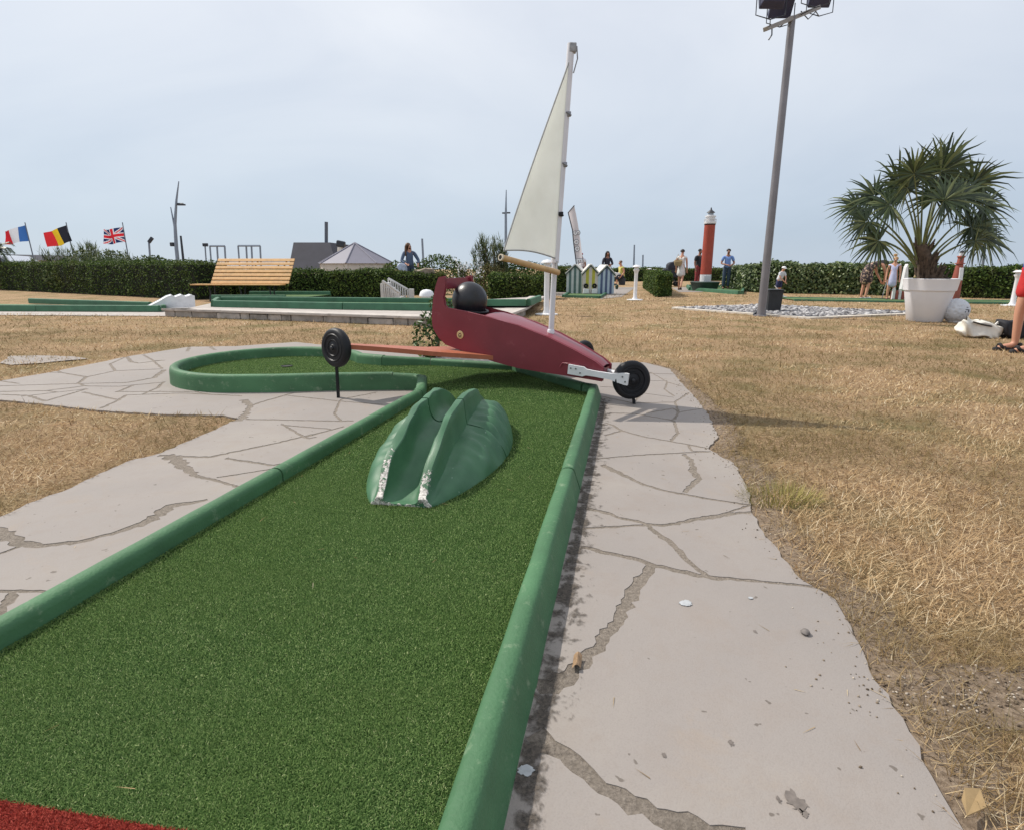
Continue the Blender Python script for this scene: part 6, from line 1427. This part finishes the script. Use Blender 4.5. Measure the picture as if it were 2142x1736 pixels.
    if hat:
        mb = MB(); right = fwd.cross(upv).normalized()
        def hc2(u, v):
            a = u*2*PI; t = v*PI*.5; return hc_+upv*.045*k+(upv*math.cos(t)*.085*k+(right*math.cos(a)-fwd*math.sin(a))*math.sin(t)*.118*k)
        mb.grid(hc2, 20, 8); mb.grid(lambda u, v: hc_+upv*(.048-.02*v)*k+fwd*(.09+.10*v)*k*math.sin((u*.8+.1)*PI)+right*math.cos((u*.8+.1)*PI)*.11*k, 10, 3)
        mb.build('cap', hat, root).matrix_parent_inverse = Matrix.Identity(4)
    return root, J, k
def shirt(m, sl=.55, r=1.0, low='pelvis'):
    return ('shirt', m, [[(('spine', 'pelvis', 1.35), .155*r), (('spine', 'pelvis', .8), .156*r), ('spine', .146*r), ('chest', .166*r), ('neckb', .082)], *[[('chest', .158*r), ('clav'+S, .092), ('sho'+S, .076), (('sho'+S, 'elb'+S, sl), .064)] for S in 'LR']])
def longsl(m, r=1.0, nm='shirt'):
    return (nm, m, [[(('spine', 'pelvis', 1.35), .155*r), (('spine', 'pelvis', .8), .156*r), ('spine', .146*r), ('chest', .166*r), ('neckb', .08)], *[[('chest', .158*r), ('clav'+S, .09), ('sho'+S, .074), ('elb'+S, .057), (('elb'+S, 'wri'+S, .85), .042)] for S in 'LR']])
def trousers(m, r=1.0, end=.92, a='kne', b='ank', nm='trousers'):
    return (nm, m, [[(('pelvis', 'spine', .6), .148*r), ('pelvis', .15*r)]]+[[('pelvis', .15*r), ('hip'+S, .105*r), ('kne'+S, .078*r), (('kne'+S, 'ank'+S, end), .066)] for S in 'LR'])
def shorts(m, r=1.0, t=.85): return ('shorts', m, [[(('pelvis', 'spine', .75), .148*r), ('pelvis', .15*r)]]+[[('pelvis', .15*r), ('hip'+S, .112*r), (('hip'+S, 'kne'+S, t), .098*r)] for S in 'LR'])
def dress(m, hem, r0=.15, r1=.21, sl=.3, nm='dress'):
    return (nm, m, [[('neckb', .075), ('chest', r0), ('spine', r0*.9), ('pelvis', r0*1.12), (Vector((0, .0, .95+(hem-.95)*.5)), (r0+r1)*.5), (Vector((0, 0, hem)), r1)], *[[('chest', r0), ('clav'+S, .088), ('sho'+S, .07), (('sho'+S, 'elb'+S, sl), .058)] for S in 'LR']])
def shoes(m): return ('shoes', m, None)
def foot(root, J, k, m, nm='shoe'):
    for S in 'LR':
        skinmesh(nm, [(J['ank'+S]+Vector((0, -.02, -.03))*k, .044*k), (J['ank'+S].lerp(J['toe'+S], .6)+Vector((0, 0, -.005))*k, .046*k), (J['toe'+S]+Vector((0, .03, .005))*k, .038*k)], [(0, 1), (1, 2)], m, root, 1)
def C(nm, r, g, b): return mat(nm, srgb(r, g, b), .8, .08, 12, .3, 40)
DK = mat('hair_dark', srgb(34, 28, 26), .5, .3, 30); BRN = mat('hair_brown', srgb(104, 74, 52), .5, .3, 30); BLO = mat('hair_blond', srgb(176, 140, 92), .5, .2, 30)
SH_D = C('shoe_dark', 44, 42, 42); SH_W = C('shoe_white', 206, 206, 204)
# man in light blue shirt right of the lighthouse
hold = dict(elbL=(-.27, .03, 1.10), wriL=(-.10, .24, 1.02), elbR=(.27, .03, 1.10), wriR=(.08, .25, 1.04))
r, J, k = person('man in a light blue shirt and jeans standing right of the red lighthouse', gz(1517, 606.5), 1.72, 170, hold, [shirt(C('shirt_blue', 118, 150, 208), .7), trousers(C('jeans', 62, 78, 100))], ('short', DK), SKIND); foot(r, J, k, SH_D)
r, J, k = person('man in a black shirt and dark red trousers left of the red lighthouse', gz(1458, 604), 1.76, 205, dict(head=(.02, .05, 1.575), chin=(.03, .085, 1.52), nose=(.03, .15, 1.56), elbL=(-.24, -.02, 1.1), wriL=(-.26, .05, .88)), [shirt(C('shirt_black', 42, 42, 48), .75, 1.04), trousers(C('red_trousers', 142, 52, 56), 1.02)], ('short', DK), SKIND); foot(r, J, k, SH_D)
r, J, k = person('person mostly hidden behind the left side of the red lighthouse', gz(1470, 601), 1.45, 180, {}, [shirt(C('shirt_plum', 78, 46, 58), .6), trousers(C('trousers_navy', 44, 46, 66))], ('short', DK)); foot(r, J, k, SH_D)
r, J, k = person('woman in a white dress with a straw bag, walking left of the lighthouse', gz(1422, 608), 1.68, -28, dict(kneL=(-.09, .14, .50), ankL=(-.09, .16, .08), toeL=(-.1, .33, .03), kneR=(.09, -.10, .50), ankR=(.1, -.34, .16), toeR=(.1, -.25, .03)), [dress(C('dress_white', 222, 220, 216), .55, .15, .23)], ('short', DK)); foot(r, J, k, SH_D)
mb = MB(); mb.lathe([(.13, 0), (.16, .1), (.17, .2), (.15, .21), (.13, .05)], 20, Matrix.Translation((-.10, -.20, 1.0))@Matrix.Rotation(.2, 4, 'X')); mb.tube([(-.22, -.2, 1.2), (-.14, -.08, 1.45), (-.02, -.2, 1.2)], .012, 6)
sb = mb.build('straw_bag', C('straw', 170, 150, 112)); sb.matrix_world = r.matrix_basis.copy(); sb.location = r.location; sb.rotation_euler = r.rotation_euler; tag(sb, 'straw bag hanging from the shoulder of the woman in the white dress', 'bag')
r, J, k = person('woman with dark curly hair and dark top behind the blue striped hut', gz(1268, 603.5), 1.66, 195, dict(elbL=(-.26, .05, 1.12), wriL=(-.08, .24, 1.10), elbR=(.26, .05, 1.1), wriR=(.05, .26, 1.04)), [longsl(C('top_dark', 40, 40, 52), 1.05), trousers(C('trousers_navy', 0, 0, 0))], ('long', DK), SKIND); foot(r, J, k, SH_D)
r, J, k = person('person in a red cap and white shirt behind the left beach hut', gz(1216, 602), 1.62, 130, dict(head=(0, .09, 1.57), neck=(0, .04, 1.48), crown=(0, .09, 1.655), chin=(0, .13, 1.51), nose=(0, .195, 1.55)), [shirt(C('shirt_white', 222, 222, 228), .6), trousers(C('trousers_navy', 0, 0, 0))], ('short', DK), SKIND, hat=C('cap_red', 150, 38, 54)); foot(r, J, k, SH_D)
sitp = dict(pelvis=(0, 0, .42), spine=(0, .03, .60), chest=(0, .06, .78), neckb=(0, .07, .91), neck=(0, .09, .97), head=(0, .12, 1.06), crown=(0, .10, 1.14), chin=(0, .165, 1.0), nose=(0, .225, 1.05), clavL=(-.09, .06, .88), clavR=(.09, .06, .88), shoL=(-.17, .06, .85), shoR=(.17, .06, .85), elbL=(-.24, .02, .62), wriL=(-.2, .16, .44), elbR=(.24, .02, .62), wriR=(.16, .2, .46), hipL=(-.09, .02, .40), hipR=(.09, .02, .40), kneL=(-.12, .36, .48), kneR=(.12, .38, .46), ankL=(-.12, .34, .08), ankR=(.12, .42, .08), toeL=(-.13, .52, .03), toeR=(.13, .60, .03))
gs = gz(1300, 597); r, J, k = person('child in a yellow top crouching right of the blue striped hut', gs, 1.85, 110, sitp, [shirt(C('top_yellow', 198, 192, 108), .3), trousers(C('trousers_navy', 0, 0, 0), 1.0, .6)], ('short', BRN)); foot(r, J, k, SH_D)
mb = MB(); mb.lathe([(.17, 0), (.19, .30), (.18, .34), (.0001, .36)], 14, Matrix.Translation(Vector((gs.x+.02, gs.y+.02, 0)))); tag(mb.build('stool', C('stool_dark', 52, 54, 60)), 'dark round stool under the child in the yellow top', 'stool')
mb = MB(); q = gs+Vector((-.30, -.18, .50)); mb.grid(soft_box((q.x, q.y, q.z+.02), .16, .10, .12, .2, 3, .012), 24, 14); tag(mb.build('towel', C('towel_white', 222, 222, 222)), 'white towel bundle on the lap of the child in yellow', 'towel')
# pushchair
pg = gz(1400, 600); pu = empty('pushchair', (pg.x, pg.y, 0), 'dark pushchair with raised hood behind the small hedge block', 'pushchair'); PF = C('pushchair_fabric', 46, 48, 58)
mb = MB(); mb.grid(soft_box((pg.x+.10, pg.y, .98), .30, .25, .20, 0, 8, .015, .35), 28, 16); mb.build('hood', PF, pu)
mb = MB(); mb.grid(soft_box((pg.x, pg.y, .62), .40, .24, .22, 0, 5, .02), 30, 16); mb.build('seat', PF, pu)
mb = MB(); mb.tube([(pg.x-.35, pg.y-.2, .12), (pg.x+.1, pg.y-.22, .6), (pg.x+.5, pg.y-.22, 1.0), (pg.x+.5, pg.y+.22, 1.0), (pg.x+.1, pg.y+.22, .6), (pg.x-.35, pg.y+.2, .12)], .018, 6); mb.tube([(pg.x+.35, pg.y-.22, .12), (pg.x-.1, pg.y-.22, .55)], .018, 6); mb.tube([(pg.x+.35, pg.y+.22, .12), (pg.x-.1, pg.y+.22, .55)], .018, 6); mb.build('frame', LD, pu)
for sx in (-.35, .35):
    for sy_ in (-.24, .24): MB().lathe([(.05, -.02), (.12, -.022), (.125, 0), (.12, .022), (.05, .02)], 18, Matrix.Translation((pg.x+sx, pg.y+sy_, .125))@Matrix.Rotation(PI/2, 4, 'X')).build('wheel', BLACKP, pu)
mb = MB(); mb.grid(soft_box((pg.x+.50, pg.y-.1, 1.02), .10, .12, .14, .5, 6, .012), 20, 12); mb.build('hanging_bag', C('bag_black', 30, 32, 38), pu)
# child with cap and club
gc = gz(1626, 624); lean = dict(spine=(0, .05, 1.1), chest=(0, .11, 1.25), neckb=(0, .15, 1.37), neck=(0, .18, 1.43), head=(0, .22, 1.53), crown=(0, .20, 1.62), chin=(0, .265, 1.47), nose=(0, .325, 1.52), clavL=(-.09, .14, 1.34), clavR=(.09, .14, 1.34), shoL=(-.17, .14, 1.31), shoR=(.17, .14, 1.31), elbL=(-.19, .24, 1.06), wriL=(-.05, .38, .92), elbR=(.2, .26, 1.06), wriR=(.03, .40, .86))
r, J, k = person('small child in a white cap and grey shirt holding a club behind the pole', gc, 1.03, 200, lean, [shirt(C('shirt_grey', 204, 206, 212), .7, 1.06), shorts(C('shorts_navy', 40, 46, 84), 1.05, .95)], ('short', BRN), fat=1.1, hat=C('cap_white', 228, 228, 230)); foot(r, J, k, SH_D)
q0, q1 = gy(1622, 602, gc.y-.25), gy(1641, 622, gc.y-.35)
mb = MB(); mb.tube([q0+Vector((-.03, 0, .05)), q1], .014, 8); mb.box(q1+Vector((.02, 0, 0)), (.10, .03, .04), None, bevel=.006); tag(mb.build('golf_club', C('club_white', 226, 226, 230)), 'white shafted golf club held by the small child in the cap', 'golf club')
# bent woman and child by the planter
bend = dict(pelvis=(0, -.02, .94), spine=(0, .12, 1.06), chest=(0, .30, 1.10), neckb=(0, .44, 1.11), neck=(0, .50, 1.12), head=(0, .60, 1.12), crown=(0, .68, 1.16), chin=(0, .60, 1.05), nose=(0, .665, 1.04), clavL=(-.09, .40, 1.10), clavR=(.09, .40, 1.10), shoL=(-.17, .38, 1.06), shoR=(.17, .38, 1.06), elbL=(-.18, .50, .82), wriL=(-.10, .60, .60), elbR=(.18, .50, .82), wriR=(.05, .62, .58))
gb = gz(1806, 627); FL = mat('floral_dark', srgb(58, 46, 52), .8, .2, 8, dirt=(srgb(208, 176, 150), .52, .6, 14)); 
r, J, k = person('woman in a dark floral dress bending forward in front of the right hedge', gb, 1.66, -80, bend, [('dress', FL, [[('neckb', .07), ('chest', .145), ('spine', .14), ('pelvis', .17), (Vector((0, 0, .70)), .19), (Vector((0, .02, .42)), .20)], *[[('chest', .145), ('clav'+S, .085), ('sho'+S, .066)] for S in 'LR']])], ('long', DK)); foot(r, J, k, SH_W)
MB_ = MB(); q0, q1 = gb+Vector((.62, -.03, .58)), gb+Vector((.48, -.12, .05)); MB_.tube([q0, q1], .012, 6); tag(MB_.build('golf_club', C('club_steel', 150, 152, 156)), 'thin golf club in the hands of the bending woman', 'golf club')
g2 = gz(1860, 629); r, J, k = person('child in a pale lilac sleeveless dress beside the bending woman', g2, 1.28, 150, dict(head=(0, .05, 1.58)), [dress(C('dress_lilac', 190, 192, 222), .50, .15, .20, .05)], ('short', BLO), fat=1.1); foot(r, J, k, SH_D)
mb = MB(); mb.lathe([(.0001, 0), (.05, .02), (.05, .07), (.0001, .09)], 10, Matrix.Translation(J['crown']*1.0+Vector((.02, -.05, .03)))); b_ = mb.build('hair_bun', BLO, r); b_.matrix_parent_inverse = Matrix.Identity(4)
# long-haired woman behind the hedge
Yw = 21.7; gw = Vector((gy(857, 560, Yw).x, Yw, 0)); r, J, k = person('woman with long light brown hair and blue jacket behind the middle hedge', gw, 1.84, 205, dict(head=(.03, .05, 1.58), elbL=(-.30, .1, 1.12), wriL=(-.22, .28, .98), elbR=(.3, .08, 1.1), wriR=(.2, .3, 1.0)), [longsl(C('jacket_blue', 76, 92, 116), 1.12, 'jacket'), trousers(C('jeans', 0, 0, 0))], ('long', BRN)); foot(r, J, k, SH_D)
mb = MB(); q = gy(842, 562, Yw-.35); mb.grid(soft_box((q.x, q.y, q.z), .14, .10, .16, .1, 11, .02), 24, 14); tag(mb.build('bundle', C('bundle_pale', 186, 196, 216)), 'pale blue bundle beside the long-haired woman', 'bundle')
mb = MB(); q = gy(888, 570, Yw-.8); mb.grid(soft_box((q.x, q.y, q.z-.02), .34, .2, .13, -.2, 12, .02, .15), 30, 14); tag(mb.build('blanket', C('blanket_taupe', 150, 136, 120)), 'taupe blanket draped over the hedge right of the long-haired woman', 'blanket')
# man at the right edge, seen from shorts to sandals
gm_ = gz(2136, 737); r, J, k = person('person in red shorts, blue sleeves and black sandals cut off by the right edge', gm_, 1.76, 82, dict(elbL=(-.2, .15, 1.17), wriL=(-.10, .03, 1.38), elbR=(.2, .0, 1.14), wriR=(.12, -.04, 1.34), kneL=(-.085, .015, .49), kneR=(.095, .05, .49), ankR=(.1, .02, .075), toeR=(.11, .20, .03)), [shirt(C('shirt_royal', 58, 76, 160), .8, 1.08), shorts(C('shorts_red', 196, 44, 44), 1.08, .72)], ('short', DK))
SAND = C('sandal_black', 34, 32, 34)
for S in 'LR':
    a, t = J['ank'+S], J['toe'+S]; 
    skinmesh('sandal', [(Vector((a.x, a.y-.05, .014)), .034), (Vector((a.x, a.y+.08, .014)), .036), (Vector((t.x, t.y+.05, .014)), .036), (Vector((t.x+.04, t.y-.03, .05)), .018), (Vector((t.x, t.y-.02, .085)), .02), (Vector((t.x-.04, t.y-.03, .05)), .018), (Vector((a.x+.03, a.y-.045, .07)), .018), (Vector((a.x-.03, a.y-.045, .07)), .018), (Vector((a.x, a.y-.07, .085)), .018)], [(0, 1), (1, 2), (1, 3), (3, 4), (4, 5), (5, 1), (0, 6), (6, 8), (8, 7), (7, 0)], SAND, r, 1)
# parked car roof and palm tuft at the far left
Yc = 29; cc = gy(8, 545, Yc); car = empty('parked_car', (cc.x, Yc, 0), 'pale grey parked car whose roof shows over the left end of the hedge', 'car')
CARP = mat('car_paint', srgb(188, 194, 204), .25, .05, 2, spec=.6, coat=.5); hgt = gy(10, 534, Yc).z
W_ = 1.72; prof = [(-2.1, .35), (-2.1, .75), (-1.9, .88), (-1.0, .98), (-.45, hgt-.06), (.2, hgt), (1.0, hgt-.05), (1.75, 1.02), (2.05, .95), (2.1, .4)]
mb = MB(); mb.prism([(cc.x-1.1+x, Yc, z) for x, z in prof], (0, W_, 0)); mb.build('car_body', CARP, car)
gl = [(-.92, 1.0), (-.42, hgt-.12), (.2, hgt-.07), (.95, hgt-.12), (1.5, 1.02)]; MB().prism([(cc.x-1.1+x, Yc-.006, z) for x, z in gl], (0, .02, 0)).build('side_window', mat('car_glass', srgb(70, 80, 92), .1, .05, spec=.8), car)
for x in (-1.35, 1.35):
    wv = MB().lathe([(.14, -.1), (.30, -.1), (.33, -.06), (.33, .06), (.30, .1)], 24, Matrix.Translation((cc.x-1.1+x, Yc+.02, .33))@Matrix.Rotation(PI/2, 4, 'X')).build('wheel', BLACKP, car); MB().lathe([(.0001, .10), (.18, .105), (.20, .09)], 16, Matrix.Translation((cc.x-1.1+x, Yc+.02, .33))@Matrix.Rotation(PI/2, 4, 'X')).build('rim', LG, wv)
hs_ = empty('house', (gy(30, 540, 36).x, 36, 0), 'low dark grey roof just visible between the car and the French flagpole', 'building'); q = [gy(-20, 534, 36), gy(22, 533, 36), gy(48, 545, 36), gy(-40, 545, 36)]
mb = MB(); mb.prism(q, (0, 5, 0)); mb.build('roof', SLATE, hs_); mb = MB(); mb.box(((q[2].x+q[3].x)/2, 38.5, q[2].z/2), (q[2].x-q[3].x-.3, 4.8, q[2].z-.004)); mb.build('wall', mat('render_white', (0, 0, 0)), hs_)
pk = gy(6, 520, 25); pk0 = Vector((pk.x-.35, 25, 0)); pt = empty('palm_tree', pk0, 'dark palm tuft cut off by the left edge under the French flag', 'palm')
MB().tube([pk0, Vector((pk.x-.35, 25, pk.z-.1))], [.16, .11], 10).build('trunk', BARK, pt)
for i in range(16):
    a = 2*PI*i/16+.2; d = Vector((math.cos(a), math.sin(a)*.6, .5+.5*math.sin(i*2.1)))*.7; s0 = Vector((pk.x-.35, 25, pk.z-.1)); mb = MB(); pts = [s0, s0+d*.45, s0+d*.85+Vector((0, 0, -.18)), s0+d*1.1+Vector((0, 0, -.48))]
    for k_ in range(3):
        p, q = pts[k_], pts[k_+1]; sd = (q-p).cross(Vector((0, 0, 1))).normalized()
        for j in range(7):
            o_ = p.lerp(q, j/7)
            for sgn_ in (-1, 1): mb.add([o_, o_+(q-p)*.16, o_+sd*sgn_*.24*(1-.2*k_)+(q-p)*.3+Vector((0, 0, -.08))], [(0, 1, 2)])
    mb.build('frond', PALM, pt, recalc=False)
